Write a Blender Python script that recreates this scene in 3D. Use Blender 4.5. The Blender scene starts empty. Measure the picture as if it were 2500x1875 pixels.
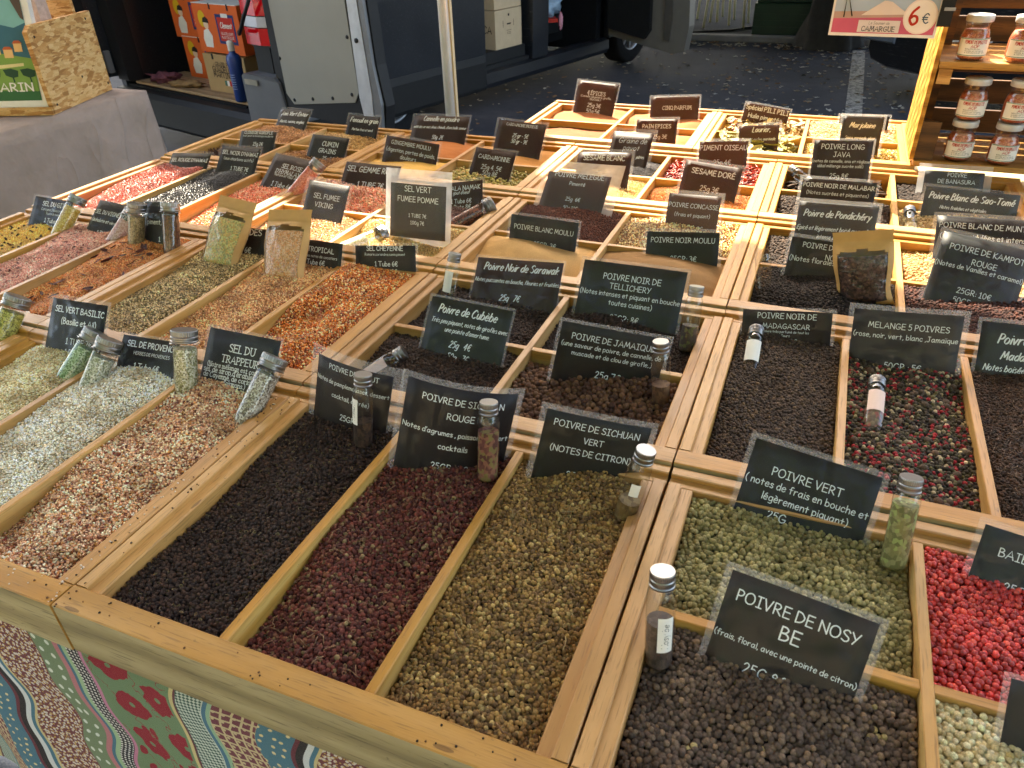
import bpy, math, random, os
import numpy as np
from mathutils import Vector, Matrix, noise as mnoise
random.seed(7); RNG = np.random.default_rng(7)
SC = bpy.context.scene
COL = SC.collection
ZT = 0.92                      # height of the tray rims above the ground (m)

# ------------------------------------------------------------------ camera
YAW, PITCH, ROLL = math.radians(23.024), math.radians(33.412), math.radians(-2.097)
cd = bpy.data.cameras.new('camera'); cam = bpy.data.objects.new('camera', cd); COL.objects.link(cam)
cd.sensor_fit = 'HORIZONTAL'; cd.sensor_width = 36.0; cd.lens = 1816.2/2500*36; cd.clip_start = .02; cd.clip_end = 400
_f = Vector((-math.sin(YAW)*math.cos(PITCH), math.cos(YAW)*math.cos(PITCH), -math.sin(PITCH)))
_r = Vector((math.cos(YAW), math.sin(YAW), 0)); _u = _r.cross(_f)
_r2 = _r*math.cos(ROLL)+_u*math.sin(ROLL); _u2 = _u*math.cos(ROLL)-_r*math.sin(ROLL)
_m = Matrix((_r2, _u2, -_f)).transposed().to_4x4(); _m.translation = Vector((0, 0, ZT+.5435)); cam.matrix_world = _m
cd.dof.use_dof = True; cd.dof.focus_distance = 1.15; cd.dof.aperture_fstop = 17
SC.camera = cam

# ------------------------------------------------------------------ sky, sun, exposure
SUN_AZ = math.radians(32)      # the sun stands behind the stall, this far left of straight ahead along the trays
SUN_EL = math.radians(47)
TO_SUN = Vector((-math.sin(SUN_AZ)*math.cos(SUN_EL), math.cos(SUN_AZ)*math.cos(SUN_EL), math.sin(SUN_EL)))
w = bpy.data.worlds.new('World'); SC.world = w; w.use_nodes = True
nt = w.node_tree; bg = nt.nodes['Background']
sky = nt.nodes.new('ShaderNodeTexSky'); sky.sky_type = 'NISHITA'; sky.sun_disc = False
sky.sun_elevation = SUN_EL; sky.sun_rotation = -SUN_AZ; sky.dust_density = 3.0; sky.ozone_density = .6; sky.air_density = .8
nt.links.new(sky.outputs[0], bg.inputs[0]); bg.inputs[1].default_value = .15
sl = bpy.data.lights.new('sun', 'SUN'); sl.energy = 3.3; sl.angle = math.radians(.53); sl.color = (1, .94, .86)
so = bpy.data.objects.new('sun', sl); COL.objects.link(so); so.rotation_euler = TO_SUN.to_track_quat('Z', 'Y').to_euler(); so.location = TO_SUN*20
vs = SC.view_settings; vs.view_transform = 'Standard'; vs.look = 'None'; vs.gamma = 1; vs.use_curve_mapping = False; vs.exposure = 3.1
vs.use_white_balance = True; vs.white_balance_temperature = 7700; vs.white_balance_tint = 6
SC.cycles.max_bounces = 8; SC.cycles.transparent_max_bounces = 24; SC.cycles.caustics_reflective = False; SC.cycles.caustics_refractive = False

# ------------------------------------------------------------------ colours and node helpers
def lin(c):
    if isinstance(c, str): c = tuple(int(c[i:i+2], 16) for i in (0, 2, 4))
    return tuple(((v/255)/12.92 if v/255 <= .04045 else ((v/255+.055)/1.055)**2.4) for v in c)
class NT:
    def __init__(s, name):
        s.m = bpy.data.materials.new(name); s.m.use_nodes = True; s.t = s.m.node_tree; s.n = s.t.nodes
        s.bsdf = s.n['Principled BSDF']; s.out = s.n['Material Output']
    def new(s, typ, **kw):
        x = s.n.new('ShaderNode'+typ)
        for k, v in kw.items(): setattr(x, k, v)
        return x
    def link(s, a, b): s.t.links.new(a, b)
    def val(s, sock, v):
        if hasattr(v, 'is_linked') or isinstance(v, bpy.types.NodeSocket): s.link(v, sock)
        else:
            if isinstance(v, (tuple, list)) and len(v) == 3 and sock.type == 'RGBA': v = (*v, 1)
            sock.default_value = v
    def math(s, op, a, b=None, c=None, clamp=False):
        x = s.new('Math', operation=op, use_clamp=clamp); s.val(x.inputs[0], a)
        if b is not None: s.val(x.inputs[1], b)
        if c is not None: s.val(x.inputs[2], c)
        return x.outputs[0]
    def mix(s, f, a, b, mode='MIX'):
        x = s.new('Mix', data_type='RGBA', blend_type=mode); s.val(x.inputs[0], f); s.val(x.inputs[6], a); s.val(x.inputs[7], b); return x.outputs[2]
    def noise(s, vec, scale, detail=3, rough=.55, out=0):
        x = s.new('TexNoise'); 
        if vec is not None: s.link(vec, x.inputs['Vector'])
        x.inputs['Scale'].default_value = scale; x.inputs['Detail'].default_value = detail; x.inputs['Roughness'].default_value = rough
        return x.outputs[out]
    def ramp(s, f, stops, interp='LINEAR'):
        x = s.new('ValToRGB'); r = x.color_ramp; r.interpolation = interp
        while len(r.elements) < len(stops): r.elements.new(.5)
        for e, (p, c) in zip(r.elements, stops):
            e.position = p; e.color = (*c, 1) if len(c) == 3 else c
        s.val(x.inputs[0], f); return x.outputs[0]
    def bump(s, h, strength=.3, dist=.001):
        x = s.new('Bump'); x.inputs['Strength'].default_value = strength; x.inputs['Distance'].default_value = dist
        s.link(h, x.inputs['Height']); s.link(x.outputs[0], s.bsdf.inputs['Normal']); return x.outputs[0]
    def schlick(s, f0=.04, k=.9, normal=None):
        lw = s.new('LayerWeight'); lw.inputs[0].default_value = .5
        if normal is not None: s.link(normal, lw.inputs['Normal'])
        return s.math('ADD', s.math('MULTIPLY', s.math('POWER', lw.outputs['Facing'], 5.0), k), f0, None, True)
    def coord(s, kind='Object', scale=None, rnd=False):
        tc = s.new('TexCoord'); o = tc.outputs[kind]
        if scale or rnd:
            mp = s.new('Mapping'); s.link(o, mp.inputs[0])
            if scale: mp.inputs['Scale'].default_value = scale
            if rnd:
                oi = s.new('ObjectInfo'); cx = s.new('CombineXYZ')
                for i, k in enumerate((7.3, 3.1, 5.7)): s.link(s.math('MULTIPLY', oi.outputs['Random'], k), cx.inputs[i])
                s.link(cx.outputs[0], mp.inputs['Location'])
            o = mp.outputs[0]
        return o
    def set(s, color=None, rough=None, spec=None, metal=None, **kw):
        b = s.bsdf.inputs
        if color is not None: s.val(b['Base Color'], color)
        if rough is not None: s.val(b['Roughness'], rough)
        if spec is not None: s.val(b['Specular IOR Level'], spec)
        if metal is not None: s.val(b['Metallic'], metal)
        for k, v in kw.items(): s.val(b[k], v)
        return s
def flat(name, c, rough=.6, spec=.4, metal=0, var=.12, scale=20, bump=0):
    t = NT(name); n = t.noise(t.coord(), scale, 4)
    t.set(t.mix(t.ramp(n, [(.3, (0, 0, 0)), (.7, (1, 1, 1))]), tuple(v*(1-var) for v in lin(c)), tuple(min(1, v*(1+var)) for v in lin(c))), rough, spec, metal)
    if bump: t.bump(t.noise(t.coord(), scale*6, 3), .4, bump)
    return t.m

# ------------------------------------------------------------------ mesh helpers
def mesh(name, verts, faces, mats=(), smooth=False, mi=None):
    me = bpy.data.meshes.new(name); me.from_pydata([tuple(v) for v in verts], [], faces)
    for m in (mats if isinstance(mats, (list, tuple)) else [mats]): me.materials.append(m)
    if mi is not None: me.polygons.foreach_set('material_index', mi)
    if smooth: me.polygons.foreach_set('use_smooth', [True]*len(me.polygons))
    me.update(); return me
def obj(name, me, parent=None, loc=None, rot=None, mat=None):
    o = bpy.data.objects.new(name, me); COL.objects.link(o)
    if parent: o.parent = parent
    if loc is not None: o.location = loc
    if rot is not None: o.rotation_euler = rot
    if mat is not None: o.matrix_local = mat
    return o
def tag(o, label, cat, group=None, kind=None):
    o['label'] = label
    if cat: o['category'] = cat
    if group: o['group'] = group
    if kind: o['kind'] = kind
    return o
def thing(name, label, cat, loc=(0, 0, 0), rotz=0, group=None, mat=None):
    o = bpy.data.objects.new(name, None); o.empty_display_size = .05; COL.objects.link(o)
    if mat is not None: o.matrix_world = mat
    else: o.location = loc; o.rotation_euler = (0, 0, rotz)
    return tag(o, label, cat, group)
class MB:
    """collects pieces of ONE part"""
    def __init__(s): s.v = []; s.f = []; s.mi = []
    def add(s, vs, fs, m=0):
        k = len(s.v); s.v += [tuple(v) for v in vs]; s.f += [tuple(i+k for i in f) for f in fs]; s.mi += [m]*len(fs)
    def box(s, a, b, m=0, ch=0):
        (x0, y0, z0), (x1, y1, z1) = a, b
        if ch:
            pr = [(y0+ch, z0), (y1-ch, z0), (y1, z0+ch), (y1, z1-ch), (y1-ch, z1), (y0+ch, z1), (y0, z1-ch), (y0, z0+ch)]
            s.prism(pr, x0, x1, m); return s
        v = [(x, y, z) for z in (z0, z1) for y in (y0, y1) for x in (x0, x1)]
        s.add(v, [(0, 2, 3, 1), (4, 5, 7, 6), (0, 1, 5, 4), (2, 6, 7, 3), (0, 4, 6, 2), (1, 3, 7, 5)], m); return s
    def prism(s, pr, x0, x1, m=0):     # polygon in (y,z), counter-clockwise seen from +x, swept along x
        n = len(pr); v = [(x0, *p) for p in pr]+[(x1, *p) for p in pr]
        s.add(v, [tuple(range(n-1, -1, -1)), tuple(range(n, 2*n))]+[(i, (i+1) % n, n+(i+1) % n, n+i) for i in range(n)], m); return s
    def lathe(s, prof, seg=24, m=0, cap=True, ang=(0, 2*math.pi)):
        full = abs(ang[1]-ang[0]-2*math.pi) < 1e-6; n = seg if full else seg+1; v = []
        for r, z in prof:
            for i in range(n):
                a = ang[0]+(ang[1]-ang[0])*i/seg; v.append((r*math.cos(a), r*math.sin(a), z))
        f = []
        for j in range(len(prof)-1):
            for i in range(seg):
                i2 = (i+1) % n if full else i+1
                f.append((j*n+i, j*n+i2, (j+1)*n+i2, (j+1)*n+i))
        if cap and full: f += [tuple(range(n-1, -1, -1)), tuple(range((len(prof)-1)*n, len(prof)*n))]
        s.add(v, f, m); return s
    def tube(s, pts, r, seg=8, m=0):
        pts = [Vector(p) for p in pts]; n = len(pts); k0 = len(s.v); rr = r if isinstance(r, (list, tuple)) else [r]*n
        up = Vector((0, 0, 1)); v = []
        for i, p in enumerate(pts):
            d = (pts[min(i+1, n-1)]-pts[max(i-1, 0)]).normalized(); a = d.cross(up)
            if a.length < .05: a = d.cross(Vector((1, 0, 0)))
            a.normalize(); b = d.cross(a)
            for j in range(seg):
                t = 2*math.pi*j/seg; v.append(p+(a*math.cos(t)+b*math.sin(t))*rr[i])
        f = [(i*seg+j, (i+1)*seg+j, (i+1)*seg+(j+1) % seg, i*seg+(j+1) % seg) for i in range(n-1) for j in range(seg)]
        f += [tuple(range(seg)), tuple(range((n-1)*seg+seg-1, (n-1)*seg-1, -1))]
        s.add(v, f, m); return s
    def mesh(s, name, mats, smooth=False): return mesh(name, s.v, s.f, mats, smooth, s.mi)
    def obj(s, name, mats, parent=None, smooth=False, **kw): return obj(name, s.mesh(name, mats, smooth), parent, **kw)

# ------------------------------------------------------------------ materials of the stall
def wood(name, dark, mid, light, rough=.42, gs=1.0, pores=.5):
    t = NT(name); c = t.coord('Object', (1.3*gs, 60*gs, 60*gs), True); n1 = t.noise(c, 1.6, 5, .6)
    c2 = t.coord('Object', (2.2*gs, 9*gs, 9*gs), True); wv = t.new('TexWave', wave_type='RINGS', rings_direction='X'); t.link(c2, wv.inputs['Vector'])
    wv.inputs['Scale'].default_value = 1.4; wv.inputs['Distortion'].default_value = 3.5; wv.inputs['Detail'].default_value = 3; wv.inputs['Detail Scale'].default_value = 1.5
    g = t.math('ADD', t.math('MULTIPLY', n1, .62), t.math('MULTIPLY', wv.outputs['Fac'], .38))
    col = t.ramp(g, [(.22, lin(dark)), (.5, lin(mid)), (.8, lin(light))])
    oi = t.new('ObjectInfo'); hs = t.new('HueSaturation'); t.link(col, hs.inputs['Color']); t.link(t.math('ADD', t.math('MULTIPLY', oi.outputs['Random'], .006), .5), hs.inputs['Hue']); t.link(t.math('ADD', t.math('MULTIPLY', t.math('FRACT', t.math('MULTIPLY', oi.outputs['Random'], 7.7)), .2), .9), hs.inputs['Value']); t.link(t.math('ADD', t.math('MULTIPLY', t.math('FRACT', t.math('MULTIPLY', oi.outputs['Random'], 13.1)), .12), 1.0), hs.inputs['Saturation']); col = hs.outputs[0]
    cp = t.coord('Object', (34*gs, 620*gs, 620*gs), True); po = t.noise(cp, 1.0, 2, .5)
    pm = t.ramp(po, [(.57, (0, 0, 0)), (.67, (1, 1, 1))]); col = t.mix(t.math('MULTIPLY', pm, pores), col, tuple(v*.4 for v in lin(dark)))
    big = t.noise(t.coord('Object', (5, 14, 14), True), 2.5, 4, .6); col = t.mix(t.ramp(big, [(.45, (0, 0, 0)), (.78, (.45, .45, .45))]), col, tuple(v*.6 for v in lin(mid)))
    vo = t.new('TexVoronoi'); t.link(t.coord('Object', (5, 22, 22), True), vo.inputs['Vector']); vo.inputs['Scale'].default_value = 1.1
    kn = t.math('MULTIPLY', t.math('LESS_THAN', vo.outputs['Distance'], .05), .6); col = t.mix(kn, col, lin('4c2e16'))
    dm = t.noise(t.coord('Object', (26, 60, 60), True), 2.1, 5, .72); col = t.mix(t.ramp(dm, [(.655, (0, 0, 0)), (.72, (.7, .7, .7))]), col, lin('46382a'))
    t.set(col, t.math('ADD', t.math('MULTIPLY', po, .25), rough-.1), .45); t.bump(t.math('ADD', t.math('MULTIPLY', g, .3), po), .25, .001); return t.m
M = {}
M['wood'] = wood('tray wood', 'a87642', 'b6844e', 'c2925e')
M['wood_in'] = wood('tray wood inside', 'a87c44', 'bc9058', 'caa46c', .55, 1, .3)
M['wood_face'] = wood('weathered tray front', '8a7858', 'a8946e', 'bca884', .6, .7, .6)
# ------------------------------------------------------------------ trays
TW, TD, TH, RIM, LIP, DT = .498, .3985, .065, .027, .014, .010
C0, C1, C2, C3 = -1.588, -1.0885, -.5885, -.0885
R1, R2, R3, R4, R5 = .2654, .6660, 1.0666, 1.4672, 1.884
TRAYS = {'A0': (C0, R1, '3'), 'A': (C1, R1, '3'), 'B': (C2, R1, '3'), 'C': (C3, R1, '22'),
 'D': (C0, R2, '3'), 'E': (C1, R2, '3'), 'F': (C2, R2, '22'), 'G': (C3, R2, '3'),
 'H': (C0, R3, '3'), 'I': (C1, R3, '22'), 'J': (C2, R3, '22'), 'K': (C3, R3, '22'),
 'L': (C0, R4, '22'), 'M': (C1, R4, '22'), 'N': (C2, R4, '22'), 'O': (C3, R4, '22'),
 'P': (-.792, R5, '22'), 'Q': (-.292, R5, '22')}
TLAB = {'A0': 'wooden spice tray at the left picture edge in the front row', 'A': 'wooden tray of three salts at the front left, beside the Timut pepper tray',
 'B': 'wooden tray of three long bins with Timut and Sichuan peppers in the front row', 'C': 'wooden tray with red berries, green and black pepper at the front right',
 'D': 'wooden tray with yellow, pink and chili salts at the far left of the second row', 'E': 'wooden tray of three brown and orange salts with two pouches standing in it',
 'F': 'wooden tray of four bins with Jamaica allspice and Cubeb pepper', 'G': 'wooden tray with the five pepper mix between two dark peppers',
 'H': 'wooden tray of Hawaii red, black and Himalaya pink salts', 'I': 'wooden tray with the Viking and apple smoked salts',
 'J': 'wooden tray with the ground white and ground black pepper heaps', 'K': 'wooden tray with Kampot and Muntok peppers and a paper pouch',
 'L': 'wooden tray of cloves, cumin, anise and fennel at the back left', 'M': 'wooden tray of ginger, cinnamon and cardamom',
 'N': 'wooden tray of sesame, poppy seed and bird chili', 'O': 'wooden tray with Malabar, long Java and Sao Tome peppers in front of the jar crate',
 'P': 'wooden tray with the four spice and five spice powders in the last row', 'Q': 'wooden tray with bay leaves and marjoram in the last row'}
def lprof(full):      # section of a rim board: outer edge at y=0; rabbet inside unless full
    c = .0012; h = TH
    if full: return [(0, 0), (RIM, 0), (RIM, h-c), (RIM-c, h), (c, h), (0, h-c)]
    r = h-.006
    return [(0, 0), (RIM, 0), (RIM, r-c), (RIM-c, r), (LIP, r), (LIP, h-c), (LIP-c, h), (c, h), (0, h-c)]
_cache = {}
def board(kind, L):
    k = (kind, round(L, 4))
    if k not in _cache:
        b = MB()
        if kind == 'front':
            b.prism(lprof(True), 0, L); b.mi = [0]*len(b.mi); b.mi[-1] = 1      # the outer face is weathered
            _cache[k] = b.mesh('front_board', [M['wood'], M['wood_face']])
        elif kind == 'rim': b.prism(lprof(False), 0, L); _cache[k] = b.mesh('rim_board', [M['wood']])
        elif kind == 'div':
            c = .0008; t = DT/2; h = TH-.006
            b.prism([(-t, .004), (t, .004), (t, h-c), (t-c, h), (-t+c, h), (-t, h-c)], 0, L, 0)
            b.mi = [0]*len(b.mi); b.mi[3] = 0; b.mi[2+1] = 1; b.mi[2+5] = 1
            _cache[k] = b.mesh('divider', [M['wood'], M['wood_in']])
        elif kind == 'bottom': b.box((0, 0, 0), (L, TD-2*RIM, .004)); _cache[k] = b.mesh('bottom_board', [M['wood_in']])
    return _cache[k]
COMP = {}
for key, (x0, y0, kind) in TRAYS.items():
    td = TD if key not in 'PQ' else .425
    t = thing('spice_tray', TLAB[key], 'tray', (x0, y0, ZT-TH), 0, 'wooden spice trays on the stall')
    t.rotation_euler = (-.010, 0, random.uniform(-.003, .003)); t.location.z += .002
    q = math.pi/2; g = .0006; li = td-2*RIM-2*g
    obj('front_board', board('front', TW), t)
    obj('back_board', board('rim', TW), t, (TW, td, 0), (0, 0, 2*q))
    obj('side_board', board('rim', li), t, (0, td-RIM-g, 0), (0, 0, -q))
    obj('side_board', board('rim', li), t, (TW, RIM+g, 0), (0, 0, q))
    obj('bottom_board', board('bottom', TW-2*RIM-.002), t, (RIM+.001, RIM, 0))
    xi0, xi1, yi0, yi1 = RIM, TW-RIM, RIM, td-RIM
    if kind == '3':
        cw = (xi1-xi0-2*DT)/3
        for i in range(3):
            a = xi0+i*(cw+DT); COMP[key, i] = (x0+a, x0+a+cw, y0+yi0, y0+yi1)
            if i: obj('divider', board('div', li), t, (a-DT/2, RIM+g, 0), (0, 0, q))
    else:
        cw = (xi1-xi0-DT)/2; ch = (yi1-yi0-DT)/2
        for i, c in enumerate('LR'):
            a = xi0+i*(cw+DT)
            for j, r in enumerate('FB'):
                b = yi0+j*(ch+DT); COMP[key, r+c] = (x0+a, x0+a+cw, y0+b, y0+b+ch)
            obj('divider', board('div', cw-.001), t, (a+.0005, yi0+ch+DT/2, -.0015), (0, 0, 0))
        obj('divider', board('div', li), t, (xi0+cw+DT/2, RIM+g, 0), (0, 0, q))

# ------------------------------------------------------------------ grains
def grainmat(name, rough=.6, spec=.35, wr=18, bump=.5, coat=0):
    t = NT(name); a = t.new('Attribute', attribute_type='INSTANCER', attribute_name='col')
    n = t.noise(t.coord(), wr/4, 3, .6); c = t.mix(1.0, a.outputs['Color'], t.ramp(n, [(.3, (.6, .58, .56)), (.7, (1.3, 1.28, 1.25))]), 'MULTIPLY')
    t.set(c, rough, spec)
    if bump: t.bump(t.noise(t.coord(), wr, 2), bump, .12)
    return t.m
GM = {'dry': grainmat('dry grain', .62, .3), 'skin': grainmat('berry skin', .38, .45, 10, .15), 'crystal': grainmat('salt crystal', .3, .5, 6, .1),
      'seed': grainmat('seed coat', .5, .35, 14, .3)}
def inner():
    t = NT('husk inside'); a = t.new('Attribute', attribute_type='INSTANCER', attribute_name='col')
    t.set(t.mix(.55, a.outputs['Color'], lin('b39a6e')), .6, .3); return t.m
GM['inner'] = inner()
def ico(sub):
    import bmesh
    bm = bmesh.new(); bmesh.ops.create_icosphere(bm, subdivisions=sub, radius=.5)
    v = [x.co.copy() for x in bm.verts]; f = [tuple(y.index for y in x.verts) for x in bm.faces]; bm.free(); return v, f
def gob(name, v, f, mats, smooth=True, mi=None):      # grain meshes live only inside the node trees, not in the scene
    return bpy.data.objects.new(name, mesh(name, v, f, mats, smooth, mi))
GR = {}
v2, f2 = ico(3); v1, f1 = ico(2); v0, f0 = ico(1)
def wrinkled(seed, amp, fr):
    o = Vector((seed*3.7, seed*1.3, seed*5.1)); out = []
    for p in v2:
        d = p.normalized(); r = 1-amp*abs(mnoise.noise(d*fr+o))*2+.06*mnoise.noise(d*1.3+o); out.append(p*r)
    return out
GR['pepper'] = [gob('peppercorn', wrinkled(i, .075, 3.4), f2, [GM['dry']]) for i in range(3)]
GR['smooth'] = [gob('berry', wrinkled(i+9, .05, 1.6), f2, [GM['skin']]) for i in range(2)]
GR['ball'] = [gob('allspice', wrinkled(i+20, .025, 4), f2, [GM['dry']]) for i in range(2)]
def shell(i):
    b = MB(); n = 10; op = .35+.25*i; pr = []; 
    for k in range(n): a = -math.pi/2+(math.pi/2+op)*k/(n-1); pr.append((.5*math.cos(a)+1e-4, .5*math.sin(a)))
    pin = [(r*.84, z*.84+.01) for r, z in reversed(pr)]
    b.lathe(pr+pin[:1], 12, 0, False); b.lathe(pin, 12, 1, False)
    b.mi = [1 if k >= len(b.mi)-12*(n-1)-12 else 0 for k in range(len(b.mi))]
    v = [Vector(p)*(1+.1*mnoise.noise(Vector(p)*3+Vector((i*5, 0, 0)))) for p in b.v]; v = [Vector((p.x*(.8+.15*i), p.y, p.z)) for p in v]
    return gob('split_husk', v, b.f, [GM['dry'], GM['inner']], True, b.mi)
GR['husk'] = [GR['pepper'][0], GR['pepper'][1], shell(0), shell(1), GR['pepper'][2]]
def crys(i):
    rr = random.Random(i); v = [Vector((p.x*rr.uniform(.8, 1.2), p.y*rr.uniform(.75, 1.1), p.z*rr.uniform(.6, 1))) for p in v0]
    return gob('crystal', v, f0, [GM['crystal']], False)
GR['crystal'] = [crys(i) for i in range(4)]
def ell(name, sx, sy, bend=0, mat='seed', taper=0):
    out = []
    for p in v1:
        t = 1-taper*(p.x+.5); q = Vector((p.x*sx, p.y*sy*t, p.z*sy*t)); q.z += bend*(q.x*q.x)*2; q.y += .3*bend*q.x*q.x; out.append(q)
    return gob(name, out, f1, [GM[mat]])
GR['seed'] = [ell('seed', 1, .36, .12), ell('seed', 1, .32, -.1)]
GR['drop'] = [ell('sesame', 1, .55, 0, 'seed', .6)]
GR['pod'] = [ell('pod', 1, .5, .05, 'seed', .3), ell('pod', .9, .5, .1, 'seed', .2)]
GR['chili'] = [ell('chili', 1, .36, .25, 'skin', .6), ell('chili', 1, .34, -.25, 'skin', .5)]
def leaf(i):
    n = 7; v = []; f = []
    for k in range(n):
        x = -.5+k/(n-1); wd = .23*math.sin(math.pi*min(1, (k+.25)/(n-.4)))**.8
        for s in (-1, 0, 1): v.append((x, s*wd, .05*abs(s)*(1+i*.5)+.25*(.3+.3*i)*x*x))
    for k in range(n-1):
        for s in range(2): f.append((k*3+s, (k+1)*3+s, (k+1)*3+s+1, k*3+s+1))
    return gob('dry_leaf', v, f, [GM['seed']])
GR['leaf'] = [leaf(0), leaf(1)]
def stick(i):
    b = MB(); b.tube([(-.5, 0, 0), (-.2, .05+.1*i, .04), (.15, .04, .1*i), (.5, -.06, 0)], .035, 5, 0); return gob('stalk', b.v, b.f, [GM['seed']])
GR['stick'] = [stick(0), stick(1)]
def clove():
    b = MB(); b.tube([(-.5, 0, 0), (.2, 0, 0), (.3, 0, 0)], [.07, .1, .14], 6); b.add([Vector((.38, 0, 0))+p*.26 for p in v0], f0); return gob('clove', b.v, b.f, [GM['seed']])
GR['clove'] = [clove()]
def rod():
    b = MB(); b.tube([(-.5, 0, 0), (-.3, .01, .02), (.1, .02, .03), (.5, 0, 0)], [.06, .1, .1, .06], 8); return gob('long_pepper', b.v, b.f, [GM['dry']])
GR['rod'] = [rod()]
_trees = {}
def scatter_tree(kinds):
    if kinds in _trees: return _trees[kinds]
    ng = bpy.data.node_groups.new('grains '+'+'.join(kinds), 'GeometryNodeTree')
    ng.interface.new_socket('Geometry', in_out='INPUT', socket_type='NodeSocketGeometry'); ng.interface.new_socket('Geometry', in_out='OUTPUT', socket_type='NodeSocketGeometry')
    N = ng.nodes; Lk = ng.links.new; gi = N.new('NodeGroupInput'); go = N.new('NodeGroupOutput')
    def attr(n, ty):
        a = N.new('GeometryNodeInputNamedAttribute'); a.data_type = ty; a.inputs['Name'].default_value = n; return a.outputs['Attribute']
    m2p = N.new('GeometryNodeMeshToPoints'); Lk(gi.outputs[0], m2p.inputs[0]); Lk(attr('sel', 'BOOLEAN'), m2p.inputs['Selection'])
    j = N.new('GeometryNodeJoinGeometry')
    for o in reversed([g for k in kinds for g in GR[k]]):
        oi = N.new('GeometryNodeObjectInfo'); oi.inputs['Object'].default_value = o; oi.inputs['As Instance'].default_value = True; Lk(oi.outputs['Geometry'], j.inputs[0])
    ip = N.new('GeometryNodeInstanceOnPoints'); Lk(m2p.outputs[0], ip.inputs['Points']); Lk(j.outputs[0], ip.inputs['Instance']); ip.inputs['Pick Instance'].default_value = True
    Lk(attr('idx', 'INT'), ip.inputs['Instance Index'])
    e = N.new('FunctionNodeEulerToRotation'); Lk(attr('rot', 'FLOAT_VECTOR'), e.inputs[0]); Lk(e.outputs[0], ip.inputs['Rotation']); Lk(attr('scl', 'FLOAT_VECTOR'), ip.inputs['Scale'])
    out = N.new('GeometryNodeJoinGeometry'); Lk(gi.outputs[0], out.inputs[0]); Lk(ip.outputs[0], out.inputs[0]); Lk(out.outputs[0], go.inputs[0])
    _trees[kinds] = ng; return ng
def bedmat(name, c, fine=900, bump=.5, dist=.0008, rough=.85, var=.3):
    t = NT(name); n = t.noise(t.coord(), fine, 3, .7); n2 = t.noise(t.coord(), 30, 3)
    k = t.math('ADD', t.math('MULTIPLY', n, .7), t.math('MULTIPLY', n2, .3))
    t.set(t.ramp(k, [(.3, tuple(v*(1-var) for v in lin(c))), (.7, tuple(min(1, v*(1+var)) for v in lin(c)))]), rough, .2); t.bump(n, bump, dist); return t.m
def hsurf(seed, zf, zb, bulge, rough, peak=None):
    r = random.Random(seed); ph = [(r.uniform(0, 6.3), r.uniform(0, 6.3), r.uniform(3, 9), r.uniform(4, 12)) for _ in range(5)]
    def h(u, v):      # u,v arrays 0..1
        s = v*v*(3-2*v); z = zf+(zb-zf)*s+bulge*(4*u*(1-u)-.5)
        for a, b, p, q in ph: z = z+rough*np.sin(u*p+a)*np.sin(v*q+b)
        if peak: z = z+peak[2]*np.exp(-(((u-peak[0])/peak[3])**2+((v-peak[1])/peak[4])**2))
        return z
    return h
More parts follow.
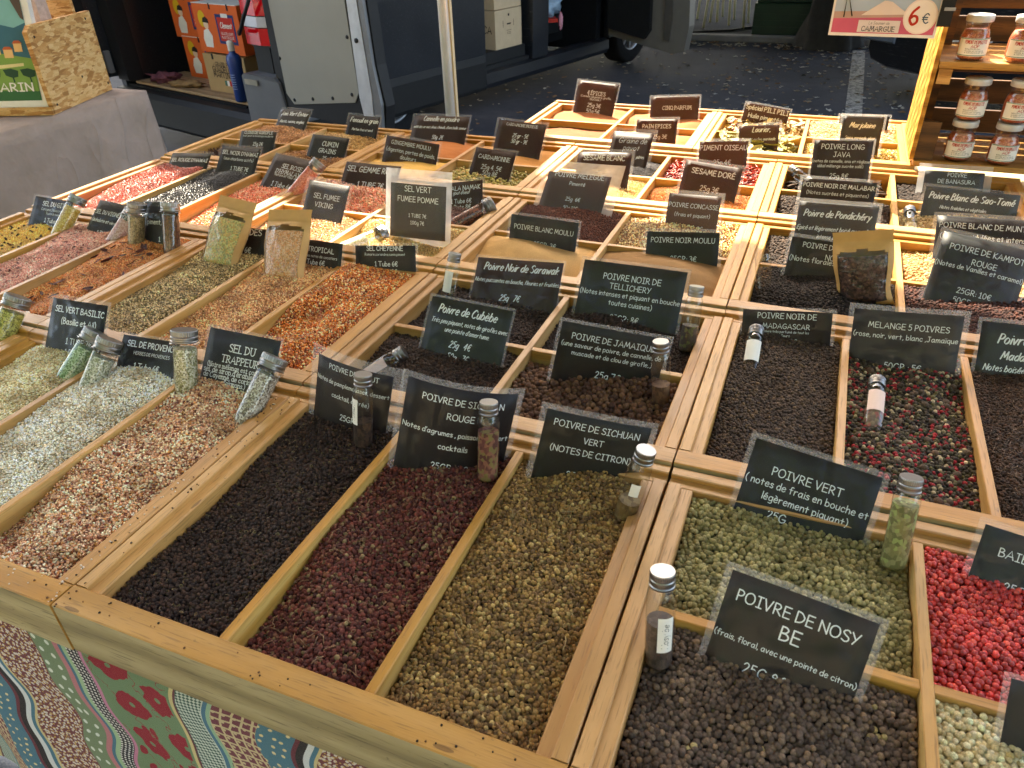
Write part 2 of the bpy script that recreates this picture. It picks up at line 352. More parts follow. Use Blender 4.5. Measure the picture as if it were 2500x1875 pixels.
def heap(name, label, comp, kinds, d, cols, bed, zf=-.030, zb=-.016, bulge=.004, rough=.0022, peak=None, layers=2, sx=(.85, 1.15), aniso=0, weights=None, extra=None, flatrot=False, dens=1.0, cat='spice', fine=900, lie=False):
    x0, x1, y0, y1 = COMP[comp]; seed = sum(map(ord, str(comp)))*13+7; h = hsurf(seed, zf, zb, bulge, rough, peak)
    rg = np.random.default_rng(seed)
    nx, ny = 26, 40; U, V = np.meshgrid(np.linspace(0, 1, nx), np.linspace(0, 1, ny)); drop = d*.75 if kinds else 0
    X = x0+.0002+(x1-x0-.0004)*U; Y = y0+.0002+(y1-y0-.0004)*V; Z = ZT+h(U, V)-drop
    if not kinds: Z = Z+.0009*np.array([mnoise.noise(Vector((x*90, y*90, seed))) for x, y in zip(X.ravel(), Y.ravel())]).reshape(X.shape)
    bv = np.stack([X, Y, Z], -1).reshape(-1, 3); nb = len(bv)
    faces = [(j*nx+i, j*nx+i+1, (j+1)*nx+i+1, (j+1)*nx+i) for j in range(ny-1) for i in range(nx-1)]
    P = []; D = []; CI = []; KX = []
    def pts(dd, lay, dz):
        s = dd*.9/math.sqrt(dens); xs = np.arange(x0+dd*.45, x1-dd*.4, s); ys = np.arange(y0+dd*.45, y1-dd*.4, s*.87)
        gx, gy = np.meshgrid(xs, ys); gx = gx+((np.arange(len(ys)) % 2)[:, None]*.5+lay*.37)*s
        gx = np.clip((gx+rg.uniform(-.34, .34, gx.shape)*s).ravel(), x0+dd*.48, x1-dd*.48); gy = np.clip((gy+rg.uniform(-.34, .34, gy.shape)*s+lay*.3*s).ravel(), y0+dd*.48, y1-dd*.48)
        u = (gx-x0)/(x1-x0); v = (gy-y0)/(y1-y0); gz = ZT+h(u, v)+dz+rg.uniform(-.22, .3, gx.shape)*dd
        return np.stack([gx, gy, gz], -1)
    nidx = 0; sets = []
    if kinds:
        nk = sum(len(GR[k]) for k in kinds)
        for lay in range(layers):
            p = pts(d, lay, -lay*.52*d); n = len(p)
            wts = np.array(weights or [1]*len(cols), float); ci = rg.choice(len(cols), n, p=wts/wts.sum())
            sc = np.repeat((rg.uniform(*sx, n)*d)[:, None], 3, 1)
            if aniso: sc = sc*rg.uniform(1-aniso, 1+aniso, (n, 3))
            rot = rg.uniform(0, 6.283, (n, 3))
            if lie: rot[:, :2] = rg.normal(0, .35, (n, 2))
            base = np.minimum(np.array([lin(c) for c in cols])[ci]*rg.uniform(.72, 1.28, (n, 1))*(np.array([1.5, 1.38, 1.22]) if kinds[0] == 'crystal' else np.array([.86, .76, .66]) if np.mean([lin(c) for c in cols[:3]]) < .09 else np.array([1.22, 1.12, 1.0])), .9)
            am = .30 if kinds[0] == 'crystal' else .16; mac = np.array([mnoise.noise(Vector((a*26+seed, b*26, 0)))+.5*mnoise.noise(Vector((a*70, b*70+seed, 3))) for a, b in p[:, :2]])
            base = np.clip(base*(1+am*1.6*mac)[:, None]*np.stack([np.ones(n), 1-.10*np.maximum(mac, 0)*0-.12*np.maximum(-mac, 0), 1-.30*np.maximum(-mac, 0)], -1), 0, .9)
            sets.append((p, sc, rot, base, rg.integers(0, len(GR[kinds[0]]), n)))
        off = len(GR[kinds[0]])
        for (k, dd, cs, cnt, zoff) in (extra or []):
            n = cnt; u = rg.uniform(.05, .95, n); v = rg.uniform(.03, .93, n); gx = np.clip(x0+(x1-x0)*u, x0+dd*.55, x1-dd*.55); gy = np.clip(y0+(y1-y0)*v, y0+dd*.55, y1-dd*.55)
            p = np.stack([gx, gy, ZT+h((gx-x0)/(x1-x0), (gy-y0)/(y1-y0))+zoff*dd], -1); sc = np.repeat((rg.uniform(.7, 1.2, n)*dd)[:, None], 3, 1)
            rot = np.stack([rg.normal(0, .4, n), rg.normal(0, .3, n), rg.uniform(0, 6.28, n)], -1); base = np.array([lin(c) for c in cs])[rg.integers(0, len(cs), n)]*rg.uniform(.75, 1.2, (n, 1))
            i = kinds.index(k); o = sum(len(GR[q]) for q in kinds[:i]); sets.append((p, sc, rot, base, o+rg.integers(0, len(GR[k]), n)))
    Pn = np.concatenate([s[0] for s in sets]) if sets else np.zeros((0, 3)); n = len(Pn)
    me = bpy.data.meshes.new(name); me.from_pydata(np.concatenate([bv, Pn]).tolist(), [], faces); me.materials.append(bed if not isinstance(bed, str) else bedmat(name, bed, fine))
    me.polygons.foreach_set('use_smooth', [True]*len(faces))
    o = obj(name, me); tag(o, label, cat, None, 'stuff')
    if n:
        def put(nm, ty, arr, key, dim):
            a = me.attributes.new(nm, ty, 'POINT'); full = np.zeros((nb+n, dim)); full[nb:] = arr.reshape(n, dim); a.data.foreach_set(key, full.ravel() if ty not in ('INT', 'BOOLEAN') else full.ravel().astype(int if ty == 'INT' else bool))
        put('sel', 'BOOLEAN', np.ones(n), 'value', 1); put('idx', 'INT', np.concatenate([s[4] for s in sets]), 'value', 1)
        put('rot', 'FLOAT_VECTOR', np.concatenate([s[2] for s in sets]), 'vector', 3); put('scl', 'FLOAT_VECTOR', np.concatenate([s[1] for s in sets]), 'vector', 3)
        c4 = np.concatenate([np.concatenate([s[3] for s in sets]), np.ones((n, 1))], 1); put('col', 'FLOAT_COLOR', c4, 'color', 4)
        md = o.modifiers.new('grains', 'NODES'); md.node_group = scatter_tree(tuple(kinds))
    heap.total += n; return o
heap.total = 0
PP = ['pepper']
heap('salt_heap', 'yellow green herb salt under the tube at the left picture edge', ('A0', 2), ['crystal'], .003, ['b8a860', '8f8a4a', 'd0c080'], '8a7c48', layers=1)
heap('salt_heap', 'pale beige basil and garlic salt in the left bin of the front left tray', ('A', 0), ['crystal', 'stick'], .0030, ['cdbf9c', 'b0a078', 'e0d6bc', '8f8458'], 'a08c62', -.018, -.012, aniso=.3, weights=[4, 3, 3, 1], extra=[('stick', .006, ['8a8450', 'b8a860'], 900, .1)])
heap('salt_heap', 'white grey Provence herb salt in the middle bin of the front left tray', ('A', 1), ['crystal', 'stick'], .0032, ['d8cfc0', 'c0b39c', 'e6dfd2', '9a9070'], 'a5987c', -.018, -.008, .007, aniso=.3, weights=[4, 3, 4, 1], extra=[('stick', .007, ['7d7348', '98895a'], 1300, .1)])
heap('salt_heap', 'pink brown trapper salt with red flakes beside the Timut pepper', ('A', 2), ['crystal', 'stick', 'leaf'], .0034, ['ceaa8c', 'b08466', 'dcc4ac', '84553a', '60382a', 'ae7c46'], '8a5c44', -.020, -.008, .006, aniso=.3, weights=[5, 4, 3, 2, 1, 1], extra=[('stick', .011, ['c99a58', 'b07840'], 60, .3), ('leaf', .007, ['7a2a1c', '8f4a24', 'b8843e'], 260, .1)])
heap('peppercorn_heap', 'near black Timut pepper husks in the front bin left of the red Sichuan', ('B', 0), ['husk'], .0045, ['3c2a20', '483226', '30211a', '584030'], '140d0a', -.022, -.014, .003, sx=(.8, 1.15), aniso=.15, weights=[5, 4, 4, 1], layers=2)
heap('peppercorn_heap', 'dark red Sichuan pepper husks in the middle front bin', ('B', 1), ['husk', 'stick'], .0047, ['70382e', '824438', '582c26', '8a5e48', 'a08c66'], '26120f', -.022, -.014, .006, sx=(.75, 1.15), aniso=.15, weights=[5, 4, 4, 2, 1], extra=[('stick', .011, ['8f6a4a', '6a4034'], 170, .3)])
heap('peppercorn_heap', 'olive brown green Sichuan pepper husks in the front bin left of the black Nosy Be', ('B', 2), ['husk', 'stick'], .0046, ['8e6f40', '7c613a', 'a3854e', 'b49c66', '664e30'], '2c2213', -.022, -.012, .006, sx=(.8, 1.15), aniso=.15, weights=[5, 5, 3, 2, 3], extra=[('stick', .012, ['9a8458', '8f6a4a'], 40, .4)])
heap('peppercorn_heap', 'black Nosy Be peppercorns in front of their sign', ('C', 'FL'), PP, .0054, ['625248', '746252', '52443a', '8c745c', 'b0a070'], '1c1512', -.026, -.018, weights=[6, 5, 5, 1, .12])
heap('peppercorn_heap', 'green peppercorns in front of the POIVRE VERT sign', ('C', 'BL'), PP, .0056, ['989062', '827c50', 'a8a074', '706a44'], '302d1c', -.026, -.018, weights=[4, 4, 3, 2])
heap('peppercorn_heap', 'bright red pink berries under the BAIES sign', ('C', 'BR'), ['smooth'], .0056, ['b83a36', 'a22e2e', 'c85044', '882424'], '5a1216', -.026, -.014, weights=[5, 4, 2, 2])
heap('peppercorn_heap', 'cream white peppercorns at the bottom right picture corner', ('C', 'FR'), PP, .0054, ['d2c6a0', 'c0b188', 'e0d6b8', 'a89868'], '6a5f45', -.026, -.012, weights=[4, 4, 2, 1])
heap('peppercorn_heap', 'dark brown Cubeb pepper with tails in front of its green tinted sign', ('F', 'FL'), ['pepper', 'stick'], .005, ['4a382e', '5a4436', '3c2d26'], '1c1410', -.030, -.018, extra=[('stick', .009, ['4a362a', '3a2a22'], 500, .3)])
heap('peppercorn_heap', 'black Sarawak peppercorns behind the Cubeb sign', ('F', 'BL'), PP, .005, ['40312b', '4e3c34', '352924'], '1a1310', -.030, -.020)
heap('peppercorn_heap', 'black Tellichery peppercorns behind the Jamaica sign', ('F', 'BR'), PP, .0052, ['3e2f2a', '4c3a32', '33271f'], '1a1310', -.030, -.022)
heap('allspice_heap', 'large round brown Jamaica allspice berries', ('F', 'FR'), ['ball'], .0082, ['6c4c38', '7a5840', '5c3f30', '866448'], '241811', -.028, -.018, .005, sx=(.75, 1.1))
heap('peppercorn_heap', 'dark brown Madagascar peppercorns in the long bin left of the five pepper mix', ('G', 0), PP, .0048, ['5a4a40', '4a3c34', '6a5848', '7a6650'], '1e1713', -.022, -.014, weights=[5, 5, 3, 1])
heap('peppercorn_heap', 'mix of red, white, green and black peppercorns', ('G', 1), ['pepper', 'ball'], .0052, ['4a4032', '5c5640', '3a302a', 'bb3440', 'ddd0b0', '7a7450'], '1e1813', -.022, -.016, weights=[5, 4, 4, 3.2, 2, 2], extra=[('ball', .009, ['6a503c', '5c4836'], 70, .1)])
heap('peppercorn_heap', 'small dark wild peppercorns with fine stalks at the right picture edge', ('G', 2), ['pepper', 'stick'], .0042, ['4e382a', '3f2d22', '604636'], '1e1510', -.022, -.014, extra=[('stick', .010, ['4a3626', '6a4e36'], 900, .25)])
heap('salt_heap', 'yellow turmeric salt at the far left of the second row', ('D', 0), ['crystal', 'pepper'], .0030, ['cfa648', 'c09438', 'dcb864'], 'a87e30', -.024, -.010, layers=1, extra=[('pepper', .005, ['4a3c26', '6a4a28'], 130, .2)])
heap('salt_heap', 'dusty pink wine and shallot salt in the second row', ('D', 1), ['crystal', 'leaf'], .0030, ['c9948a', 'b87c74', 'd8ada2'], '9a6258', -.024, -.008, .006, layers=1, extra=[('leaf', .009, ['7a3a38', '8f5048', '5c2c2c'], 160, .1)])
heap('salt_heap', 'orange brown chili salt with dark flakes in the second row', ('D', 2), ['crystal', 'leaf'], .0030, ['c07a44', 'b06a38', 'd09a68'], '96582c', -.024, -.006, .007, layers=1, extra=[('leaf', .018, ['4a2018', '5c2a1c'], 42, .2), ('leaf', .006, ['8a4a24', 'b0602c'], 300, .1)])
heap('salt_heap', 'brown olive herb salt in front of the pouch of herbs', ('E', 0), ['crystal', 'stick'], .0033, ['8a7448', 'b59a70', '5e5232', 'cbb48c'], '5e4e30', -.022, -.010, .006, layers=1, aniso=.3, extra=[('stick', .006, ['5a5030', '8a7a48'], 900, .1)])
heap('salt_heap', 'tan tropical salt in the bin in front of the orange pouch', ('E', 1), ['crystal'], .0033, ['c99668', 'b98456', 'd8ad80', '96643c'], '96683e', -.022, -.010, .006, layers=1, aniso=.3)
heap('salt_heap', 'orange red Cheyenne chili salt in front of its sign', ('E', 2), ['crystal', 'leaf'], .0036, ['c8762a', 'b4601c', 'dca468', 'dcb88c', '8c4412'], '7a3810', -.022, -.008, .004, .0035, layers=1, aniso=.3, weights=[4, 4, 2, 2, 2], extra=[('leaf', .008, ['a04a14', '6a2c0c'], 160, .1)])
heap('salt_heap', 'brick red Hawaii salt in the leftmost sunlit bin', ('H', 0), ['crystal'], .0036, ['96463a', '84382e', 'a85a4a'], '6a2a22', -.020, -.010, layers=1)
heap('salt_heap', 'black Hawaii salt with glinting crystals', ('H', 1), ['crystal'], .0036, ['262426', '1c1b1d', '343236'], '141314', -.022, -.012, layers=1)
heap('salt_heap', 'coarse pink Himalaya salt left of the Viking sign', ('H', 2), ['crystal'], .0058, ['dc8062', 'cc6c50', 'e89c80'], 'a85a40', -.034, -.022, layers=2)
heap('salt_heap', 'brown smoked Viking salt', ('I', 'FL'), ['crystal'], .0038, ['b48c68', '9c7450', 'c8a684'], '80603e', -.030, -.018, layers=1)
heap('salt_heap', 'beige green apple smoked salt under the bright framed sign', ('I', 'FR'), ['crystal'], .0036, ['b89c68', 'a48650', 'ccb488'], '8a7044', -.026, -.014, layers=1)
heap('salt_heap', 'coarse salmon pink rock salt behind the Viking sign', ('I', 'BL'), ['crystal'], .0060, ['dc8c70', 'cc7a5e', 'eaa48a'], 'a8644c', -.024, -.008, .006, layers=2)
heap('salt_heap', 'purple brown Kala Namak salt', ('I', 'BR'), ['crystal'], .0036, ['7a5654', '6a4a48', '8c6a66'], '4c3432', -.030, -.018, layers=1)
heap('seed_heap', 'red brown Melegueta seeds', ('J', 'BL'), PP, .0040, ['6c3a28', '5c3022', '7c4632'], '2e1710', -.030, -.012, .005)
heap('peppercorn_heap', 'crushed white and brown peppercorns under the CONCASSE sign', ('J', 'BR'), ['crystal'], .0040, ['c4a878', '8f6c44', 'd8c49c', '6a4a30'], '7a5c3a', -.030, -.010, .006, layers=2)
heap('powder_heap', 'beige ground white pepper heaped up before its sign', ('J', 'FL'), None, .003, [], 'c09660', -.028, -.016, .004, .0015, (.35, .62, .020, .32, .28))
heap('powder_heap', 'brown ground black pepper heaped up before its sign', ('J', 'FR'), None, .003, [], '8e6a42', -.028, -.014, .004, .0015, (.55, .55, .020, .38, .3))
heap('peppercorn_heap', 'dark Pondichery peppercorns behind the empty glass tube', ('K', 'BL'), PP, .0052, ['4c3c34', '3e312b', '5e4c40'], '1c1512', -.034, -.022)
heap('peppercorn_heap', 'black peppercorns heaped around the paper pouch', ('K', 'FL'), PP, .0050, ['3a312f', '443a36', '302826'], '151110', -.034, -.012, .004, .002, (.5, .5, .012, .35, .3))
heap('peppercorn_heap', 'sunlit cream Muntok peppercorns', ('K', 'BR'), PP, .0054, ['c4a070', 'b08c5c', 'd8bc90'], '6a5234', -.034, -.020)
heap('peppercorn_heap', 'dark red Kampot peppercorns', ('K', 'FR'), PP, .0050, ['54302a', '462822', '683c30'], '1e1210', -.030, -.012, .004)
heap('clove_heap', 'brown cloves at the back left', ('L', 'FL'), ['clove'], .011, ['5c3826', '4a2c1e', '70452e'], '2a1810', -.032, -.022, dens=2.2)
heap('seed_heap', 'brown cumin seeds', ('L', 'FR'), ['seed'], .0062, ['a47444', '8a5e34', 'b88a58'], '5c3e22', -.030, -.018, dens=2.2, lie=True)
heap('seed_heap', 'light brown anise seeds', ('L', 'BL'), ['seed'], .0058, ['b98858', 'a07044', 'cca070'], '6a4a2a', -.026, -.014, dens=2.2, lie=True)
heap('seed_heap', 'yellow brown fennel seeds', ('L', 'BR'), ['seed'], .0070, ['bc9654', 'a47c40', 'd0b070'], '6e5228', -.028, -.018, dens=2.2, lie=True)
heap('powder_heap', 'yellow ground ginger', ('M', 'FL'), None, .003, [], 'd0a050', -.026, -.016, .003, .0018, (.6, .35, .014, .35, .3))
heap('pod_heap', 'pale green cardamom pods', ('M', 'FR'), ['pod'], .012, ['a8a05c', '8f8a48', 'bcb478', 'c0a468'], '5c5630', -.032, -.024, dens=1.9, lie=True)
heap('powder_heap', 'red brown ground cinnamon', ('M', 'BL'), None, .003, [], 'a8622c', -.026, -.016, .004, .0015, (.6, .5, .010, .35, .3))
heap('powder_heap', 'tan ground cardamom', ('M', 'BR'), None, .003, [], 'b87e40', -.030, -.020, .004, .0015)
heap('seed_heap', 'white sesame seeds in the sun', ('N', 'FL'), ['drop'], .0042, ['dcc498', 'c8ac78', 'e8d8b4'], '9a805a', -.034, -.020, dens=1.5)
heap('seed_heap', 'golden sesame seeds in the sun', ('N', 'FR'), ['drop'], .0042, ['b87c40', 'a06832', 'cc9a60'], '7a5028', -.034, -.020, dens=1.5)
heap('seed_heap', 'blue grey poppy seeds', ('N', 'BL'), PP, .0032, ['4a4a52', '3c3c44', '5c5c66'], '2a2a30', -.034, -.024, layers=1)
heap('chili_heap', 'glossy red dried bird chilies', ('N', 'BR'), ['chili'], .015, ['a02818', '84200f', 'b84424', '6c180c'], '481008', -.032, -.014, dens=1.8, lie=True)
heap('peppercorn_heap', 'dark Malabar peppercorns half in the sun', ('O', 'FL'), PP, .0054, ['4a3c36', '3c302b', '5c4c42'], '1c1512', -.034, -.020)
heap('peppercorn_heap', 'white Sao Tome peppercorns around the tipped tube', ('O', 'FR'), PP, .0056, ['c6ae80', 'b0966a', 'd8c6a0'], '6a563a', -.034, -.022)
heap('pepper_heap', 'dark rods of long Java pepper', ('O', 'BL'), ['rod'], .026, ['3c2c24', '4c3a2e', '30231d'], '1c1410', -.036, -.028, dens=2.0, lie=True)
heap('peppercorn_heap', 'dark Banasura peppercorns in front of the jar crate', ('O', 'BR'), PP, .0056, ['3c302b', '4a3c34', '2f2522'], '1a1310', -.030, -.026)
heap('powder_heap', 'brown four spice powder', ('P', 'BL'), None, .003, [], '9a5c34', -.028, -.018, .004)
heap('powder_heap', 'brown five perfume powder', ('P', 'BR'), None, .003, [], '96582e', -.030, -.018, .004)
heap('powder_heap', 'dark brown powder in the front left bin of the last row', ('P', 'FL'), None, .003, [], '7a4626', -.034, -.026, .003)
heap('powder_heap', 'gingerbread spice powder', ('P', 'FR'), None, .003, [], 'a06434', -.032, -.022, .003)
heap('spice_mix_heap', 'leafy chili mix for spiced oil in the last row', ('Q', 'BL'), ['leaf', 'chili'], .022, ['a8925c', '8a7a44', 'c8b488'], '6a5a34', -.030, -.014, dens=2.4, lie=True, extra=[('chili', .013, ['96321a', '7a2412'], 40, .3)])
heap('leaf_heap', 'olive bay leaves in the last row', ('Q', 'FL'), ['leaf'], .045, ['7c8044', '98965a', '6a6c3c', 'aca46c'], '4c4a28', -.030, -.012, dens=4.5, lie=True)
heap('seed_heap', 'pale round coriander seeds at the back right corner', ('Q', 'BR'), PP, .0058, ['c8ac84', 'b89a70', 'd8c4a0'], '7a6446', -.030, -.010, .006)
heap('herb_heap', 'green brown dried marjoram', ('Q', 'FR'), ['crystal', 'leaf'], .004, ['8f7c40', 'a8924c', '746432'], '66562c', -.032, -.020, layers=1, aniso=.4)


# crumbs of salt and pepper spilled on the front rims
rgc = np.random.default_rng(5); cv = MB(); crm = [bedmat('salt crumb', 'dccab4'), bedmat('brown crumb', '6a4630'), bedmat('dark crumb', '2c221c')]
for i in range(300):
    k_ = rgc.integers(0, 4)
    if k_ == 0: x = rgc.uniform(C1+.02, C1+TW-.01); y = R1+rgc.uniform(.003, RIM-.003)
    elif k_ == 1: x = C1+TW-rgc.uniform(.002, .013); y = rgc.uniform(R1, R1+.36)
    elif k_ == 2: x = C2+rgc.uniform(.002, .013); y = rgc.uniform(R1, R1+.36)
    else: x = C2+rgc.uniform(0, TW); y = R1+rgc.uniform(.003, RIM-.003)
    if k_ >= 2 and i % 3: continue
    s_ = rgc.uniform(.0005, .0013); z = ZT+.002-(y-R1)*.010+s_*.35
    cv.add([(x+p.x*2*s_*rgc.uniform(.7, 1.2), y+p.y*2*s_, z+p.z*2*s_) for p in v0], f0, int(rgc.choice([0, 0, 0, 1, 2])) if k_ < 2 else int(rgc.choice([1, 2, 2])))
tag(cv.obj('spilled_crumbs', crm), 'crumbs of salt and pepper spilled on the front tray rims', 'crumbs', None, 'stuff')
# ------------------------------------------------------------------ a stroke alphabet for the hand-written looking signs
_G = {'A': "0,0 .42,1 .78,0|.13,.33 .68,.33", 'B': ".05,0 .05,1|~.05,1 .35,.98 .5,.8 .35,.58 .08,.53|~.08,.53 .45,.5 .62,.27 .45,.05 .05,0", 'C': "~.68,.8 .5,.98 .25,.9 .05,.5 .15,.12 .42,0 .68,.14",
'D': ".05,0 .05,1|~.05,1 .4,.93 .7,.55 .5,.15 .05,0", 'E': ".6,1 .06,1|.06,1 .06,0|.06,0 .6,0|.06,.53 .54,.53", 'F': ".6,1 .06,1|.06,1 .06,0|.06,.53 .5,.53", 'G': "~.7,.85 .45,1 .15,.8 .05,.42 .2,.08 .5,.02 .75,.2 .75,.42|.42,.42 .78,.42",
'H': ".06,0 .06,1|.7,0 .7,1|.06,.5 .7,.5", 'I': ".05,1 .5,1|.05,0 .5,0|.27,0 .27,1", 'J': ".2,1 .65,1|~.45,1 .45,.3 .38,.05 .2,0 .02,.15", 'K': ".06,0 .06,1|.58,.97 .06,.48|.06,.48 .62,0", 'L': ".06,1 .06,0|.06,0 .55,0",
'M': ".02,0 .18,1|.18,1 .46,.25|.46,.25 .74,1|.74,1 .9,0", 'N': ".06,0 .06,1|.06,1 .7,0|.7,0 .7,1", 'O': "~.42,1 .14,.85 .04,.5 .14,.13 .42,0 .7,.13 .82,.5 .7,.87 .42,1", 'P': ".06,0 .06,1|~.06,1 .4,.96 .55,.75 .4,.5 .06,.45",
'Q': "~.42,1 .14,.85 .04,.5 .14,.13 .42,0 .7,.13 .82,.5 .7,.87 .42,1|.5,.2 .85,-.12", 'R': ".06,0 .06,1|~.06,1 .4,.96 .55,.75 .4,.5 .06,.45|.25,.45 .65,0", 'S': "~.58,.85 .4,1 .15,.92 .08,.72 .3,.54 .55,.38 .55,.13 .32,0 .04,.12",
'T': "0,1 .72,1|.36,1 .36,0", 'U': "~.05,1 .06,.3 .2,.03 .45,.03 .62,.3 .64,1", 'V': "0,1 .33,0|.33,0 .66,1", 'W': "0,1 .22,0|.22,0 .46,.8|.46,.8 .7,0|.7,0 .94,1", 'X': "0,1 .66,0|.62,1 .02,0", 'Y': "0,1 .32,.5|.66,1 .18,0", 'Z': ".02,1 .64,1|.64,1 0,0|0,0 .66,0",
'a': "~.5,.5 .3,.62 .08,.45 .05,.2 .2,0 .4,.12 .52,.4|.52,.6 .5,.1 .58,0", 'b': ".05,1 .05,0|~.05,.4 .25,.62 .5,.45 .5,.15 .28,0 .05,.12", 'c': "~.5,.5 .3,.62 .06,.4 .12,.08 .32,0 .5,.1", 'd': ".52,1 .52,0|~.52,.45 .3,.62 .06,.42 .08,.1 .28,0 .52,.2",
'e': "~.07,.33 .5,.36 .42,.58 .22,.6 .05,.35 .12,.06 .32,0 .5,.1", 'f': "~.5,.92 .35,1 .22,.85 .22,0|.03,.58 .45,.58", 'g': "~.5,.5 .3,.62 .07,.42 .1,.12 .3,.02 .5,.2|~.52,.6 .52,-.1 .4,-.32 .1,-.27", 'h': ".05,1 .05,0|~.05,.35 .25,.6 .45,.5 .48,0", 'i': ".08,.6 .08,0|.08,.84 .08,.87",
'j': "~.22,.6 .22,-.15 .1,-.32 -.08,-.25|.22,.84 .22,.87", 'k': ".05,1 .05,0|.45,.58 .05,.27|.05,.27 .48,0", 'l': ".08,1 .08,0", 'm': ".05,.6 .05,0|~.05,.35 .22,.6 .38,.45 .39,0|~.39,.38 .55,.6 .7,.45 .73,0", 'n': ".05,.6 .05,0|~.05,.35 .25,.6 .45,.48 .48,0",
'o': "~.28,.62 .07,.48 .05,.18 .25,0 .48,.12 .52,.42 .28,.62", 'p': ".05,.6 .05,-.32|~.05,.42 .28,.62 .5,.42 .48,.12 .25,0 .05,.1", 'q': "~.5,.5 .3,.62 .07,.42 .1,.1 .3,.02 .5,.2|.52,.6 .52,-.32", 'r': ".05,.6 .05,0|~.05,.3 .2,.55 .42,.58",
's': "~.42,.52 .22,.62 .07,.48 .2,.35 .4,.22 .38,.05 .2,0 .02,.08", 't': ".22,.85 .22,.02|.02,.58 .44,.58", 'u': "~.05,.6 .06,.15 .2,0 .4,.1 .47,.35|.48,.6 .48,0", 'v': "0,.6 .22,0|.22,0 .46,.6", 'w': "0,.6 .17,0|.17,0 .35,.5|.35,.5 .53,0|.53,0 .7,.6", 'x': "0,.6 .45,0|.43,.6 .02,0", 'y': "0,.6 .24,.05|.48,.6 .1,-.32", 'z': ".02,.6 .44,.6|.44,.6 0,0|0,0 .46,0",
'0': "~.3,1 .08,.8 .05,.3 .25,0 .5,.2 .54,.7 .3,1", '1': ".1,.8 .28,1|.28,1 .28,0|.08,0 .48,0", '2': "~.06,.8 .25,1 .48,.85 .42,.55 .04,0|.04,0 .52,0", '3': "~.06,.92 .3,1 .47,.82 .35,.58 .2,.53|~.2,.53 .45,.45 .5,.18 .28,0 .03,.08", '4': ".4,0 .4,1|.4,1 .02,.35|.02,.35 .56,.35",
'5': ".48,1 .12,1|.12,1 .08,.58|~.08,.58 .3,.65 .5,.42 .42,.1 .2,0 .02,.08", '6': "~.42,1 .15,.7 .05,.3 .25,0 .48,.15 .45,.42 .25,.5 .07,.35", '7': ".02,1 .52,1|.52,1 .2,0", '8': "~.28,.55 .08,.75 .28,1 .48,.78 .28,.55 .05,.28 .28,0 .52,.25 .28,.55", '9': "~.48,.62 .3,.5 .08,.68 .2,.98 .42,.95 .5,.65 .4,.2 .2,0",
'€': "~.62,.85 .42,1 .18,.8 .1,.5 .18,.18 .42,0 .62,.12|0,.6 .5,.6|0,.4 .48,.4", '(': "~.25,1.1 .05,.7 .05,.25 .25,-.15", ')': "~.05,1.1 .25,.7 .25,.25 .05,-.15", ',': ".1,.06 .03,-.14", '.': ".06,.01 .06,.04", ':': ".08,.12 .08,.15|.08,.5 .08,.53", "'": ".06,1 .04,.76", '-': ".02,.38 .32,.38", ' ': ""}
_ACC = {'é': ('e', 1, 0), 'è': ('e', -1, 0), 'ê': ('e', 2, 0), 'à': ('a', -1, 0), 'â': ('a', 2, 0), 'î': ('i', 2, 0), 'ï': ('i', 3, 0), 'É': ('E', 1, 1), 'È': ('E', -1, 1)}
def _catmull(P, sub=4):
    P = [Vector((*p, 0)) for p in P]; closed = (P[0]-P[-1]).length < 1e-4; out = []; n = len(P)
    for i in range(n-1):
        a = P[i-1] if i > 0 else (P[-2] if closed else P[0]*2-P[1]); b = P[i]; c = P[i+1]; d = P[i+2] if i+2 < n else (P[1] if closed else P[-1]*2-P[-2])
        for k in range(sub):
            t = k/sub; out.append(.5*((2*b)+(c-a)*t+(2*a-5*b+4*c-d)*t*t+(3*b-a-3*c+d)*t**3))
    out.append(P[-1]); return [(p.x, p.y) for p in out]
_gc = {}
def glyph(ch):
    if ch in _gc: return _gc[ch]
    acc = None; base = ch
    if ch in _ACC: base, acc, up = _ACC[ch]
    src = _G.get(base, _G['-']); st = []; wd = .32
    if src:
        for part in src.split('|'):
            sm = part.startswith('~'); p = [tuple(float(q) for q in s.split(',')) for s in part.lstrip('~').split()]
            if base == 'i' and acc and p[0][1] > .8: continue
            st.append(_catmull(p) if sm else p)
        wd = max(x for s in st for x, y in s)+.17
    if acc:
        cx = (wd-.17)/2; y = 1.14 if up else .76
        if abs(acc) == 1: st.append([(cx-.1*acc, y), (cx+.12*acc, y+.16)] if acc > 0 else [(cx+.1, y), (cx-.12, y+.16)])
        elif acc == 2: st += [[(cx-.14, y), (cx, y+.14)], [(cx, y+.14), (cx+.14, y)]]
        else: st += [[(cx-.12, y+.08), (cx-.12, y+.1)], [(cx+.12, y+.08), (cx+.12, y+.1)]]
    _gc[ch] = (st, wd); return _gc[ch]
def text_width(t, style): return sum(glyph(c)[1] for c in t)*{'script': .80}.get(style, 1.0)-.15
STY = {'comic': (.115, 0), 'bold': (.15, 0), 'script': (.115, .26), 'slab': (.13, 0), 'thin': (.07, 0), 'hand': (.075, .15)}
